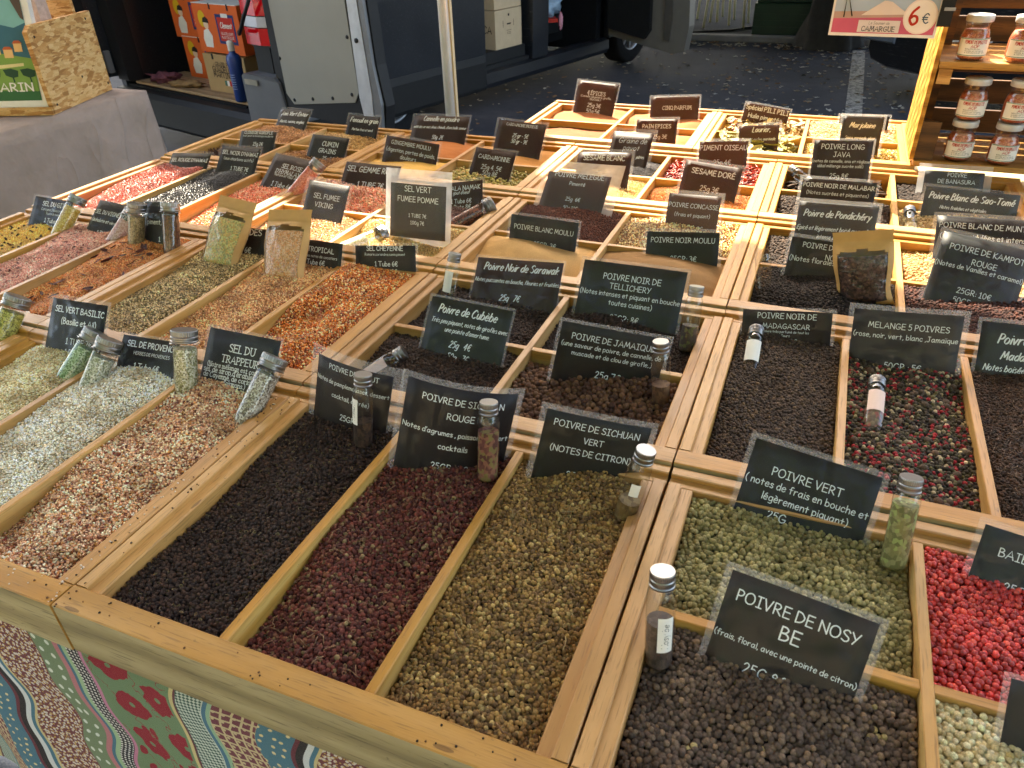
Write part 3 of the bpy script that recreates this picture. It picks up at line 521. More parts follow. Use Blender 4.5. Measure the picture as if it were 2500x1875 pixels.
def add_text(mb, text, x, y, s, style, fn, m=0, sx=1.0):
    """strokes of one line, baseline starting at (x,y), cap height s; fn maps 2D + lift to a point of the part"""
    w0, sh = STY[style]; nib = style == 'script'; kx = sx*(.80 if nib else 1.0); lay = 0
    for ch in text:
        st, adv = glyph(ch)
        ex = []
        if style == 'slab' and ch.isalnum():
            for p in st:
                for q, q2 in ((p[0], p[1]), (p[-1], p[-2])):
                    if abs(q[0]-q2[0]) < .35*abs(q[1]-q2[1])+.02 and (abs(q[1]) < .03 or abs(q[1]-1) < .03 or abs(q[1]-.6) < .03): ex.append([(q[0]-.13, q[1]), (q[0]+.13, q[1])])
        for p in st+ex:
            q = [(x+(a*kx+b*sh)*s, y+b*s) for a, b in p]; n = len(q); lay += 1; z = .00002*(lay % 7)
            dirs = []
            for i in range(n):
                a = q[max(i-1, 0)]; b = q[min(i+1, n-1)]; dx, dy = b[0]-a[0], b[1]-a[1]; L = math.hypot(dx, dy) or 1e-9; dirs.append((dx/L, dy/L))
            L_, R_ = [], []
            for i, ((px, py), (dx, dy)) in enumerate(zip(q, dirs)):
                wd = w0*s*.5
                if nib: wd *= .42+1.0*abs(dx*math.sin(math.radians(40))-(-dy)*math.cos(math.radians(40)))
                L_.append((px-dy*wd, py+dx*wd)); R_.append((px+dy*wd, py-dx*wd))
            wd = w0*s*.5*(.7 if nib else 1); (dx, dy) = dirs[0]; c0 = [(q[0][0]-dy*wd*math.cos(t)-dx*wd*math.sin(t), q[0][1]+dx*wd*math.cos(t)-dy*wd*math.sin(t)) for t in (math.pi/4, math.pi/2, 3*math.pi/4)]
            (dx, dy) = dirs[-1]; c1 = [(q[-1][0]+dy*wd*math.cos(t)+dx*wd*math.sin(t), q[-1][1]-dx*wd*math.cos(t)+dy*wd*math.sin(t)) for t in (math.pi/4, math.pi/2, 3*math.pi/4)]
            v = [fn(*a, z) for a in L_]+[fn(*a, z) for a in R_]; fs = [(i, n+i, n+i+1, i+1) for i in range(n-1)]
            k = len(v); v += [fn(*a, z) for a in c0]+[fn(*a, z) for a in c1]
            fs += [(0, k, k+1, k+2, n), (2*n-1, k+3, k+4, k+5, n-1)]
            mb.add(v, fs, m)
        x += adv*kx*s
    return mb

# ------------------------------------------------------------------ signs
def lam_mat(name, haze=.003, rough=.045, wob=1.0):
    t = NT(name); n = t.n; n.remove(t.bsdf)
    tr = t.new('BsdfTransparent'); tr.inputs[0].default_value = (.97, .975, .98, 1); gl = t.new('BsdfGlossy'); gl.inputs['Roughness'].default_value = rough
    df = t.new('BsdfDiffuse'); df.inputs[0].default_value = (.85, .87, .9, 1); tl = t.new('BsdfTranslucent'); tl.inputs[0].default_value = (.85, .87, .9, 1)
    a = t.new('AddShader'); t.link(df.outputs[0], a.inputs[0]); t.link(tl.outputs[0], a.inputs[1])
    c = t.coord('Object'); h = t.math('ADD', t.math('MULTIPLY', t.noise(c, 17*wob, 2, .5), 1.1), t.math('MULTIPLY', t.noise(c, 420, 2), .012))
    bp = t.new('Bump'); bp.inputs['Strength'].default_value = .5; bp.inputs['Distance'].default_value = .02; t.link(h, bp.inputs['Height']); t.link(bp.outputs[0], gl.inputs['Normal'])
    hz = t.math('MULTIPLY', t.ramp(t.noise(c, 25, 3, .6), [(.3, (.75, .75, .75)), (.75, (1.25, 1.25, 1.25))]), haze)
    m1 = t.new('MixShader'); t.link(hz, m1.inputs[0]); t.link(tr.outputs[0], m1.inputs[1]); t.link(a.outputs[0], m1.inputs[2])
    m2 = t.new('MixShader'); t.link(t.schlick(.016, .8, bp.outputs[0]), m2.inputs[0]); t.link(m1.outputs[0], m2.inputs[1]); t.link(gl.outputs[0], m2.inputs[2])
    t.link(m2.outputs[0], t.out.inputs[0]); return t.m
def card_mat(name, c, trans=(.05, .022, .011)):
    t = NT(name); n = t.noise(t.coord('Object', None, True), 18, 4, .65)
    col = t.ramp(n, [(.35, tuple(v*.7 for v in lin(c))), (.72, tuple(v*1.5+.002 for v in lin(c)))])
    dust = t.ramp(t.noise(t.coord('Object', None, True), 900, 2), [(.72, (0, 0, 0)), (.78, (1, 1, 1))]); col = t.mix(t.math('MULTIPLY', dust, .25), col, lin('8a8478'))
    t.set(col, .55, .3); tl = t.new('BsdfTranslucent'); tl.inputs[0].default_value = (*trans, 1); ad = t.new('AddShader'); t.link(t.bsdf.outputs[0], ad.inputs[0]); t.link(tl.outputs[0], ad.inputs[1]); t.link(ad.outputs[0], t.out.inputs[0]); return t.m
M['lam'] = lam_mat('laminate film'); M['lam_hazy'] = lam_mat('hazy laminate film', .05, .12)
M['margin'] = lam_mat('laminate margin', .085, .1); M['margin_big'] = lam_mat('wide laminate margin', .24, .12)
M['card'] = card_mat('black printed card', '0f1113'); M['card_tree_tint'] = card_mat('black card painted with tree reflection', '141a16'); M['card_backlit'] = card_mat('black card painted backlit brown', '21160f', (.10, .042, .017)); M['card_grey'] = card_mat('slate grey card', '24282a')  # green card copies tree reflections, brown card copies backlight, both in the colour
M['ink'] = flat('white print', 'e6e6e2', .6, .2, 0, .02); M['ink_dark'] = flat('dark pen', '35343a', .6, .2, 0, .05)
POSE = {'timut': (-0.4827, 0.6487, 0.0746, -0.0161, 0.3057, -0.0978, 0.1324, 0.0977, 0.1017),
 'rouge': (-0.3226, 0.6253, 0.0867, 0.4593, 0.2189, -0.2521, 0.1408, 0.1142, 0.1197),
 'vert': (-0.1693, 0.6460, 0.0653, 0.3504, 0.1973, -0.2221, 0.1317, 0.0865, 0.0871),
 'poivrevert': (0.0576, 0.6784, 0.0476, -0.0041, 0.6270, -0.1152, 0.1398, 0.0796, 0.0902),
 'nosybe': (0.0562, 0.4774, 0.0532, -0.0174, 0.5444, -0.1054, 0.1309, 0.0852, 0.0900),
 'baies': (0.2563, 0.6400, 0.0319, -0.0491, 0.5847, -0.0786, 0.1019, 0.0621, 0.0636),
 'blancfront': (0.2340, 0.4476, 0.0518, -0.2290, 0.2324, 0.1767, 0.0713, 0.0745, 0.0787),
 'cubebe': (-0.4278, 0.8723, 0.0509, -0.0340, 0.6529, -0.0075, 0.1388, 0.0892, 0.0896),
 'sarawak': (-0.4243, 1.0550, 0.0418, -0.0915, 0.7072, 0.1000, 0.1614, 0.0827, 0.0878),
 'tellichery': (-0.2344, 1.0613, 0.0570, -0.0780, 0.6259, 0.0393, 0.1753, 0.0949, 0.0989),
 'jamaique': (-0.2058, 0.8486, 0.0598, 0.3602, 0.1726, -0.2026, 0.1550, 0.0805, 0.0818),
 'madagascar': (-0.0017, 1.0313, 0.0319, 0.0255, 0.3104, 0.0952, 0.1319, 0.0524, 0.0553),
 'melange': (0.1499, 1.0186, 0.0640, -0.0644, 0.2922, 0.0936, 0.1459, 0.0909, 0.1015),
 'mad2': (0.3011, 1.0534, 0.0501, 0.0041, 0.5506, 0.0461, 0.1237, 0.0808, 0.0915),
 'poivren': (0.0533, 1.2665, 0.0517, 0.0022, 0.3820, -0.0259, 0.1505, 0.0725, 0.0757),
 'kampot': (0.2722, 1.2917, 0.0713, 0.1106, 0.6143, -0.1791, 0.1420, 0.1119, 0.1219),
 'muntok': (0.2955, 1.4625, 0.0491, 0.0967, 0.6192, 0.0011, 0.1735, 0.0810, 0.0848),
 'pondichery': (0.0504, 1.4493, 0.0543, 0.0442, 0.4097, 0.0081, 0.1486, 0.0766, 0.0768),
 'melegue': (-0.4480, 1.4932, 0.0679, -0.1729, 0.7408, 0.0532, 0.1801, 0.1147, 0.1152),
 'concasse': (-0.2070, 1.4282, 0.0529, -0.0312, 0.4449, 0.0263, 0.1138, 0.0849, 0.0891),
 'blancmoulu': (-0.4514, 1.2480, 0.0412, -0.0098, 0.3245, -0.0149, 0.1433, 0.0630, 0.0665),
 'noirmoulu': (-0.1987, 1.2696, 0.0378, -0.0345, 0.4652, 0.1052, 0.1396, 0.0586, 0.0631),
 'pavot': (-0.4286, 1.8360, 0.0534, -0.1464, 0.6634, 0.0497, 0.1214, 0.1093, 0.1133),
 'sesameblanc': (-0.4553, 1.6681, 0.0472, -0.0974, 0.5588, 0.0839, 0.1429, 0.0765, 0.0827),
 'oiseau': (-0.2144, 1.8395, 0.0443, 0.0138, 0.3332, 0.0747, 0.1235, 0.0625, 0.0628),
 'dore': (-0.2035, 1.6396, 0.0493, -0.0874, 0.4795, -0.0427, 0.1355, 0.0850, 0.0932),
 'epices4': (-0.6476, 2.2716, 0.0687, -0.0232, 0.4296, -0.0513, 0.1352, 0.1002, 0.1081),
 'cinq': (-0.4153, 2.2613, 0.0432, -0.0149, 0.3523, 0.0724, 0.1494, 0.0656, 0.0715),
 'pain': (-0.4153, 2.0316, 0.0352, -0.0268, 0.4147, 0.0683, 0.1210, 0.0672, 0.0682),
 'pili': (-0.1535, 2.2549, 0.0319, -0.0298, 0.3548, -0.1136, 0.1298, 0.0554, 0.0604),
 'laurier': (-0.1535, 2.0254, 0.0387, 0.0060, 0.3218, 0.0967, 0.1091, 0.0690, 0.0710),
 'marjolaine': (0.0848, 2.0465, 0.0697, -0.0056, 0.2632, 0.0274, 0.1029, 0.0918, 0.0940),
 'coriandre': (0.0951, 2.2522, 0.0226, 0.0089, 0.3179, 0.0278, 0.1315, 0.0431, 0.0440),
 'java': (0.0461, 1.8367, 0.0647, 0.0205, 0.3220, 0.0487, 0.1318, 0.0878, 0.0884),
 'malabar': (0.0497, 1.6502, 0.0340, -0.0015, 0.3267, 0.0172, 0.1543, 0.0522, 0.0535),
 'banasura': (0.2777, 1.8248, 0.0277, 0.0855, 0.5322, 0.0017, 0.1430, 0.0596, 0.0618),
 'saotome': (0.2940, 1.6614, 0.0321, 0.0619, 0.4901, -0.0344, 0.1768, 0.0526, 0.0582),
 'cheyenne': (-0.6848, 1.0578, 0.0328, 0.0359, 0.3759, 0.1018, 0.1299, 0.0488, 0.0502),
 'tropical': (-0.8087, 1.0415, 0.0336, 0.0216, 0.4642, -0.0039, 0.1057, 0.0574, 0.0615),
 'desherbes': (-0.9946, 1.0476, 0.0347, -0.0019, 0.6048, 0.0646, 0.1389, 0.0651, 0.0659),
 'basilic': (-0.9798, 0.6782, 0.0609, 0.0024, 0.6143, 0.0306, 0.1219, 0.0962, 0.0979),
 'provence': (-0.8324, 0.6586, 0.0333, 0.0082, 0.6962, 0.0382, 0.1116, 0.0678, 0.0701),
 'trappeur': (-0.6821, 0.6822, 0.0560, 0.0379, 0.6375, -0.0239, 0.1244, 0.0909, 0.0943),
 'gitan': (-1.4680, 1.0456, 0.0414, -0.0062, 0.6836, -0.0038, 0.1183, 0.0820, 0.0858),
 'vigneron': (-1.3201, 1.0674, 0.0397, -0.0294, 0.8198, -0.0574, 0.1055, 0.0882, 0.0895),
 'chili': (-1.1651, 1.0390, 0.0680, 0.0003, 0.4665, 0.0550, 0.0935, 0.1012, 0.1031),
 'selrouge': (-1.4746, 1.4550, 0.0219, -0.0686, 0.8377, 0.0863, 0.1413, 0.0605, 0.0613),
 'selnoir': (-1.3254, 1.4722, 0.0439, -0.0373, 0.7135, 0.0089, 0.1328, 0.0783, 0.0847),
 'clous': (-1.4261, 1.6621, 0.0275, -0.0539, 0.6670, 0.0633, 0.1319, 0.0578, 0.0611),
 'anis': (-1.4532, 1.8747, 0.0332, -0.0869, 0.8194, 0.0345, 0.1203, 0.0656, 0.0676),
 'fenouil': (-1.2046, 1.8519, 0.0368, -0.0512, 0.6176, -0.0004, 0.1145, 0.0655, 0.0661),
 'cumin': (-1.1931, 1.6606, 0.0306, -0.0558, 0.6935, -0.0159, 0.1293, 0.0666, 0.0681),
 'cannelle': (-0.9709, 1.8683, 0.0472, -0.0999, 0.6521, 0.0631, 0.1855, 0.0765, 0.0872),
 'gingembre': (-0.9512, 1.6638, 0.0397, -0.0069, 0.4625, -0.0814, 0.1656, 0.0606, 0.0702),
 'cardmoulue': (-0.7185, 1.8286, 0.0574, -0.0544, 0.5574, -0.0199, 0.1458, 0.1044, 0.1072),
 'cardamonne': (-0.7171, 1.6486, 0.0354, -0.0624, 0.6615, -0.0397, 0.1190, 0.0781, 0.0820),
 'kala': (-0.7089, 1.4147, 0.0330, -0.0301, 0.5552, 0.1779, 0.1257, 0.0723, 0.0727),
 'gemme': (-0.9428, 1.4603, 0.0387, -0.0721, 0.7590, 0.0335, 0.1614, 0.0812, 0.0827),
 'pomme': (-0.6966, 1.2259, 0.1122, 0.0140, 0.2911, 0.0137, 0.1412, 0.1365, 0.1386),
 'viking': (-0.9391, 1.2796, 0.0535, -0.0346, 0.6302, -0.0302, 0.1171, 0.0895, 0.0914),
 'selrose': (-1.1477, 1.4434, 0.0388, -0.0590, 0.8504, -0.0869, 0.1285, 0.1063, 0.1096),
 'pouch1': (-0.9874, 1.0542, 0.0832, -0.0152, 0.6557, -0.0808, 0.0914, 0.1337, 0.1345),
 'pouch2': (-0.8570, 1.0352, 0.0840, 0.0352, 0.6280, 0.0840, 0.0931, 0.1304, 0.1329),
 'pouch3': (0.0842, 1.2032, 0.0929, -0.0959, 0.0562, 0.2220, 0.0891, 0.1033, 0.1160)}
SIGN = {  # key: (card, margins l r t b (m), bend, lines (text, style, baseline from the top / visible height, width / card width, centre)), what sets it apart
 'timut': ('card', .012, .014, [("POIVRE DE TIMUT", 'comic', .25, .66, .52), ("Notes de pamplemousses, dessert", 'comic', .44, .97, .5), ("cocktail, entrée)", 'comic', .61, .5, .52), ("25GR", 'comic', .88, .2, .52)]),
 'rouge': ('card', .007, .02, [("POIVRE DE SICHUAN", 'comic', .24, .74, .52), ("ROUGE", 'comic', .40, .25, .52), ("Notes d'agrumes , poissons dessert", 'comic', .58, .97, .5), ("cocktails", 'comic', .73, .27, .5), ("25GR : 7€", 'comic', .96, .34, .5)]),
 'vert': ('card_tree_tint', .007, .004, [("POIVRE DE SICHUAN", 'comic', .28, .82, .5), ("VERT", 'comic', .46, .19, .5), ("(NOTES DE CITRON)", 'comic', .64, .78, .5), ("25GR: 10€", 'comic', .99, .4, .52)]),
 'poivrevert': ('card', .006, .002, [("POIVRE VERT", 'comic', .48, .56, .48), ("( notes de frais en bouche et", 'comic', .65, .97, .5), ("légèrement piquant)", 'comic', .82, .68, .52), ("25G", 'comic', 1.05, .15, .34)]),
 'nosybe': ('card', .006, .002, [("POIVRE DE NOSY", 'comic', .35, .84, .5), ("BE", 'comic', .575, .14, .5), ("(frais, floral, avec une pointe de citron)", 'comic', .755, .98, .5), ("25G 8€", 'comic', 1.03, .3, .42)]),
 'baies': ('card_grey', .006, .002, [("BAIES ROSES", 'comic', .5, .72, .55), ("25GR: 5€", 'comic', .98, .45, .55)]),
 'blancfront': ('card_grey', .005, .002, []),
 'cubebe': ('card_tree_tint', .004, .001, [("Poivre de Cubèbe", 'script', .28, .72, .47), ("Très peu piquant, notes de girofles avec", 'script', .45, .94, .52), ("une pointe d'amertume.", 'script', .58, .55, .52), ("25g   4€", 'script', .82, .26, .47), ("50g   7€", 'script', 1.02, .26, .47)]),
 'sarawak': ('card_backlit', .004, .002, [("Poivre Noir de Sarawak", 'script', .29, .86, .52), ("Notes puissantes en bouche, fleuries et fruitées.", 'script', .54, .98, .5), ("25g   7€", 'script', .90, .23, .45)]),
 'tellichery': ('card_tree_tint', .005, .002, [("POIVRE NOIR DE", 'comic', .33, .56, .5), ("TELLICHERY", 'comic', .48, .4, .5), ("(Notes intenses et piquant en bouche", 'comic', .61, .97, .5), ("toutes cuisines)", 'comic', .75, .42, .53), ("25GR: 8€", 'comic', 1.0, .28, .5)]),
 'jamaique': ('card_tree_tint', .005, .002, [("POIVRE DE JAMAIQUE", 'comic', .33, .78, .5), ("(une saveur de poivre, de cannelle, de", 'comic', .47, .94, .5), ("muscade et de clou de girofle,.)", 'comic', .61, .76, .52), ("25g 7€", 'comic', .95, .24, .52), ("50g 12€", 'comic', 1.14, .26, .52)]),
 'madagascar': ('card', .005, .001, [("POIVRE NOIR DE", 'comic', .32, .66, .5), ("MADAGASCAR", 'comic', .60, .53, .5), ("Poivre très parfumé de tout les", 'comic', .72, .52, .5), ("Jours", 'comic', .83, .1, .5), ("50g 5€", 'comic', 1.06, .28, .5)]),
 'melange': ('card_grey', .007, .006, [("MELANGE 5 POIVRES", 'comic', .34, .74, .52), ("(rose, noir, vert, blanc ,Jamaïque", 'comic', .49, .96, .5), ("50GR : 5€", 'comic', .95, .34, .52)]),
 'mad2': ('card_grey', .005, .004, [("Poivre de", 'script', .40, .46, .42), ("Madagascar", 'script', .66, .55, .52), ("Notes boisées, d'agrumes", 'script', .86, .84, .5)]),
 'poivren': ('card', .006, .003, [("POIVRE DE KAMPOT", 'comic', .28, .72, .5), ("NOIR", 'comic', .51, .2, .52), ("(Notes florales et fraiches)", 'comic', .61, .96, .5)]),
 'kampot': ('card_grey', .006, .006, [("POIVRE DE KAMPOT", 'comic', .28, .84, .53), ("ROUGE", 'comic', .44, .28, .53), ("(Notes de Vanilles et caramel)", 'comic', .53, .98, .5), ("25GR: 10€", 'comic', .86, .38, .52), ("50GR : 12€", 'comic', 1.0, .40, .52)]),
 'muntok': ('card', .006, .002, [("POIVRE BLANC DE MUNTOK", 'comic', .33, .94, .5), ("(Notes acidulées et intenses", 'comic', .57, .9, .5)]),
 'pondichery': ('card', .006, .002, [("Poivre de Pondichéry", 'script', .42, .84, .5), ("Epicé et légèrement boisé au parfum", 'script', .74, .96, .5), ("intense et fruité", 'script', .93, .42, .5)]),
 'melegue': ('card_backlit', .030, .003, [("POIVRE MELEGUE", 'comic', .30, .78, .5), ("Pimenté", 'comic', .45, .25, .5), ("25g  6€", 'comic', .75, .23, .5), ("50g 11€", 'comic', .91, .22, .5)]),
 'concasse': ('card_backlit', .007, .002, [("POIVRE CONCASSE", 'comic', .38, .95, .5), ("(frais et piquant)", 'comic', .58, .68, .5), ("25GR: 3€", 'comic', .88, .42, .53)]),
 'blancmoulu': ('card_grey', .005, .002, [("POIVRE BLANC MOULU", 'comic', .48, .88, .5), ("25GR: 3€", 'comic', .92, .33, .55), ("50GR: 5€", 'comic', 1.14, .33, .55)]),
 'noirmoulu': ('card_tree_tint', .006, .001, [("POIVRE NOIR MOULU", 'comic', .42, .88, .5), ("25GR: 3€", 'comic', .98, .36, .53)]),
 'pavot': ('card_backlit', .009, .003, [("Graine de", 'hand', .34, .7, .52), ("pavot", 'hand', .50, .4, .52), ("pâtes.", 'script', .68, .2, .8)]),
 'sesameblanc': ('card_backlit', .007, .003, [("SESAME BLANC", 'bold', .33, .77, .5), ("25g 3€", 'comic', .76, .34, .5)]),
 'oiseau': ('card_backlit', .006, .002, [("PIMENT OISEAU", 'bold', .42, .96, .5), ("25g 4€", 'comic', .95, .36, .5)]),
 'dore': ('card_backlit', .006, .002, [("SESAME DORÉ", 'bold', .36, .76, .52), ("25g 3€", 'comic', .76, .33, .52)]),
 'epices4': ('card_backlit', .005, .001, [("4 ÉPICES", 'slab', .42, .45, .5), ("(Cannelle, gingembre, girofle,", 'comic', .50, .76, .5), ("muscade.)", 'comic', .57, .27, .5), ("25g 3€", 'slab', .77, .33, .5), ("50g 5€", 'slab', .94, .33, .5)]),
 'cinq': ('card_backlit', .005, .002, [("CINQ PARFUM", 'slab', .62, .6, .55)]),
 'pain': ('card_backlit', .006, .002, [("PAIN EPICES", 'bold', .42, .7, .5), ("25g 3€", 'comic', .82, .34, .6)]),
 'pili': ('card_backlit', .004, .001, [("Spécial PILI PILI", 'bold', .36, .96, .5), ("Huile pimentée", 'bold', .74, .76, .5)]),
 'laurier': ('card_backlit', .006, .002, [("Laurier,", 'script', .32, .45, .55), ("Bouquet au feu, marinade.", 'script', .62, .85, .5)]),
 'marjolaine': ('card_grey', .006, .002, [("Marjolaine", 'script', .34, .62, .5), ("Sauce, marinade, gibier.", 'script', .63, .75, .5)]),
 'coriandre': ('card', .005, .002, []),
 'java': ('card', .005, .002, [("POIVRE LONG", 'comic', .27, .73, .5), ("JAVA", 'comic', .46, .29, .5), ("(notes de cannelle, anis et réglisse", 'comic', .60, .98, .5), ("idéal mélange sucrée salé)", 'comic', .72, .78, .5), ("25g 8€", 'comic', .99, .32, .5)]),
 'malabar': ('card', .006, .002, [("POIVRE NOIR DE MALABAR", 'bold', .42, .96, .5), ("(Notes sucrées et piquantes)", 'comic', .70, .84, .5)]),
 'banasura': ('card_grey', .013, .002, [("POIVRE", 'comic', .42, .32, .55), ("DE BANASURA", 'comic', .66, .62, .55)]),
 'saotome': ('card_grey', .005, .002, [("Poivre Blanc de Sao-Tomé", 'script', .52, .9, .5), ("Notes fraîches et végétales.", 'script', .86, .5, .44)]),
 'cheyenne': ('card', .005, .003, [("SEL CHEYENNE", 'bold', .26, .6, .5), ("Romarin,coriandre,cumin,piment", 'comic', .44, .67, .5), ("1 Tube 6€", 'bold', .82, .38, .52), ("1 Pots 8€", 'bold', 1.1, .36, .52)]),
 'tropical': ('card', .005, .003, [("SEL TROPICAL", 'bold', .44, .8, .43), ("Avec des notes de cocotiers", 'comic', .62, .86, .48), ("1 Tube 6€", 'bold', .84, .48, .42), ("1 Pots 8€", 'bold', 1.04, .47, .42)]),
 'desherbes': ('card', .005, .003, [("SEL DES", 'bold', .28, .42, .7), ("S", 'bold', .45, .06, .66), ("1 Tube 6€", 'bold', .80, .44, .55), ("1 Pots 8€", 'bold', 1.0, .43, .53)]),
 'basilic': ('card', .006, .002, [("SEL VERT BASILIC", 'bold', .26, .88, .52), ("(Basilic et Ail)", 'bold', .44, .62, .54), ("1 TUBE 7€", 'comic', .74, .46, .6), ("1 POT 9€", 'comic', .91, .4, .58), ("(100GR", 'comic', 1.05, .34, .42)]),
 'provence': ('card', .004, .002, [("SEL DE PROVENCE", 'bold', .28, .86, .53), ("HERBES DE PROVENCES", 'comic', .44, .63, .55), ("1 Tube 6€", 'bold', .74, .44, .5), ("1 Pots 8€", 'bold', .95, .43, .48)]),
 'trappeur': ('card_grey', .004, .003, [("SEL DU", 'slab', .35, .36, .52), ("TRAPPEUR", 'slab', .52, .52, .52), ("(Notre mélange est composé", 'slab', .62, .86, .5), ("sel, de sirop,d'érable, de pin", 'slab', .70, .94, .5), ("de Cayenne, de coriandre, d'", 'slab', .78, .92, .5), ("d'oignons.)", 'slab', .86, .32, .5), ("1 Tube 6€", 'slab', 1.04, .56, .5)]),
 'gitan': ('card', .004, .002, [("SEL DU GITAN", 'bold', .26, .72, .58), ("Curcuma,5 baies,romarin", 'comic', .38, .68, .56), ("Toute la cuisine", 'comic', .48, .4, .56), ("1 Tube 6€", 'bold', .68, .43, .58), ("1 Pots 8€", 'bold', .83, .42, .58), ("100g 7€", 'bold', .98, .38, .58)]),
 'vigneron': ('card_tree_tint', .004, .003, [("SEL DU VIGNERON", 'bold', .38, .95, .52), ("(échalote et vin rouge)", 'bold', .58, .95, .52), ("1 TUBE 6€", 'bold', .88, .5, .6), ("1 POT 9€", 'bold', 1.05, .45, .6)]),
 'chili': ('card_grey', .004, .003, [("piment, thym", 'bold', .46, .78, .5), ("1", 'bold', .78, .05, .5), ("1", 'bold', .94, .05, .5)]),
 'selrouge': ('card_tree_tint', .006, .002, [("SEL ROUGE D'HAWAI", 'bold', .50, .92, .5), ("1 TUBE 7€", 'bold', .94, .44, .55), ("1 POT 9€", 'bold', 1.14, .4, .55)]),
 'selnoir': ('card_tree_tint', .006, .002, [("SEL NOIR D'HAWAI", 'bold', .34, .92, .5), ("(aux charbons actifs)", 'comic', .52, .76, .5), ("1 TUBE 7€", 'bold', .84, .46, .58), ("1 POT 9€", 'bold', 1.02, .43, .58)]),
 'clous': ('card_tree_tint', .006, .002, [("CLOUS DE GIROFLE", 'bold', .24, .80, .5), ("tout pour la boulange moderne", 'comic', .38, .86, .5), ("25g 2€", 'bold', .80, .28, .55)]),
 'anis': ('card_tree_tint', .005, .002, [("Anis Vert Entier", 'script', .40, .86, .5), ("Pastis, cuisine, anglais", 'script', .76, .8, .5)]),
 'fenouil': ('card', .005, .002, [("Fenouil en grain", 'script', .38, .88, .5), ("Parfum frais et anisé", 'script', .74, .66, .5)]),
 'cumin': ('card_tree_tint', .005, .002, [("CUMIN", 'bold', .50, .42, .55), ("GRAINS", 'bold', .78, .46, .52), ("25g 2€", 'bold', 1.06, .3, .6)]),
 'cannelle': ('card_backlit', .006, .002, [("Cannelle en poudre", 'script', .27, .64, .5), ("mêlé des arômes doux, chauds, d'une belle saveur", 'script', .54, .95, .5), ("50g  2€", 'script', .93, .2, .5)]),
 'gingembre': ('card_backlit', .006, .002, [("GINGEMBRE MOULU", 'comic', .40, .74, .48), ("(digestion, pertes de poids,", 'comic', .70, .92, .5), ("douleurs", 'comic', .95, .3, .48)]),
 'cardmoulue': ('card_backlit', .006, .002, [("CARDAMONE MOULUE", 'slab', .17, .66, .5), ("25 gr - 5€", 'script', .44, .32, .5), ("50 gr - 9€", 'script', .58, .33, .5)]),
 'cardamonne': ('card_backlit', .005, .002, [("CARDAMONNE", 'slab', .38, .78, .5), ("25g 4. 5€", 'comic', .70, .5, .5), ("50g 8€", 'comic', .88, .37, .5)]),
 'kala': ('card_backlit', .005, .002, [("KALA NAMAK", 'bold', .32, .66, .62), ("gout d'oeuf", 'script', .44, .34, .56), ("1 Tube 6€", 'bold', .70, .42, .56), ("1 Pots 8€", 'bold', .88, .42, .55), ("100g 7€", 'bold', 1.06, .38, .52)]),
 'gemme': ('card_backlit', .006, .002, [("SEL GEMME ROSE", 'bold', .34, .9, .5), ("1 TUBE 7€", 'bold', .78, .48, .54), ("1 POT 7€", 'bold', 1.0, .42, .52)]),
 'pomme': ('card_grey', .020, .003, [("SEL VERT", 'comic', .30, .48, .5), ("FUMEE POMME", 'comic', .44, .73, .5), ("1 TUBE 7€", 'comic', .65, .32, .5), ("100g 7€", 'comic', .75, .25, .5)]),
 'viking': ('card', .007, .002, [("SEL FUMEE", 'comic', .47, .64, .5), ("VIKING", 'comic', .67, .44, .48), ("1 TUBE 7€", 'comic', 1.06, .42, .5)]),
 'selrose': ('card_backlit', .003, .002, [("SEL ROSE", 'slab', .34, .5, .55), ("D'HYMALAYA", 'slab', .48, .68, .55), ("Nature et fleur de sel", 'comic', .55, .66, .55), ("1 Tube 6€", 'slab', .80, .5, .5), ("1 pot 7€", 'slab', .98, .45, .48)]),
}
EXTRA = {'blancfront': 'slate grey laminated sign cut off at the bottom right picture edge, no writing visible', 'coriandre': 'black laminated sign mostly hidden behind the Marjolaine sign', 'desherbes': 'black laminated price sign half hidden behind the green herb pouch', 'chili': 'grey laminated sign standing between two upright tubes of brown salt'}
CN = {'card': 'black', 'card_tree_tint': 'reflection-tinted black', 'card_backlit': 'backlit-tinted black', 'card_grey': 'slate grey'}
def sign_mat(key):
    px, py, pz, yaw, lean, roll, w_, hm, hv = POSE[key]
    u = Vector((math.cos(yaw), math.sin(yaw), 0)); n0 = Vector((math.sin(yaw), -math.cos(yaw), 0)); v = -n0*math.sin(lean)+Vector((0, 0, math.cos(lean)))
    uu = u*math.cos(roll)+v*math.sin(roll); vv = v*math.cos(roll)-u*math.sin(roll); nn = uu.cross(vv)
    m = Matrix((uu, vv, nn)).transposed().to_4x4(); m.translation = Vector((px, py, pz+ZT)); return m, w_, hm, hv
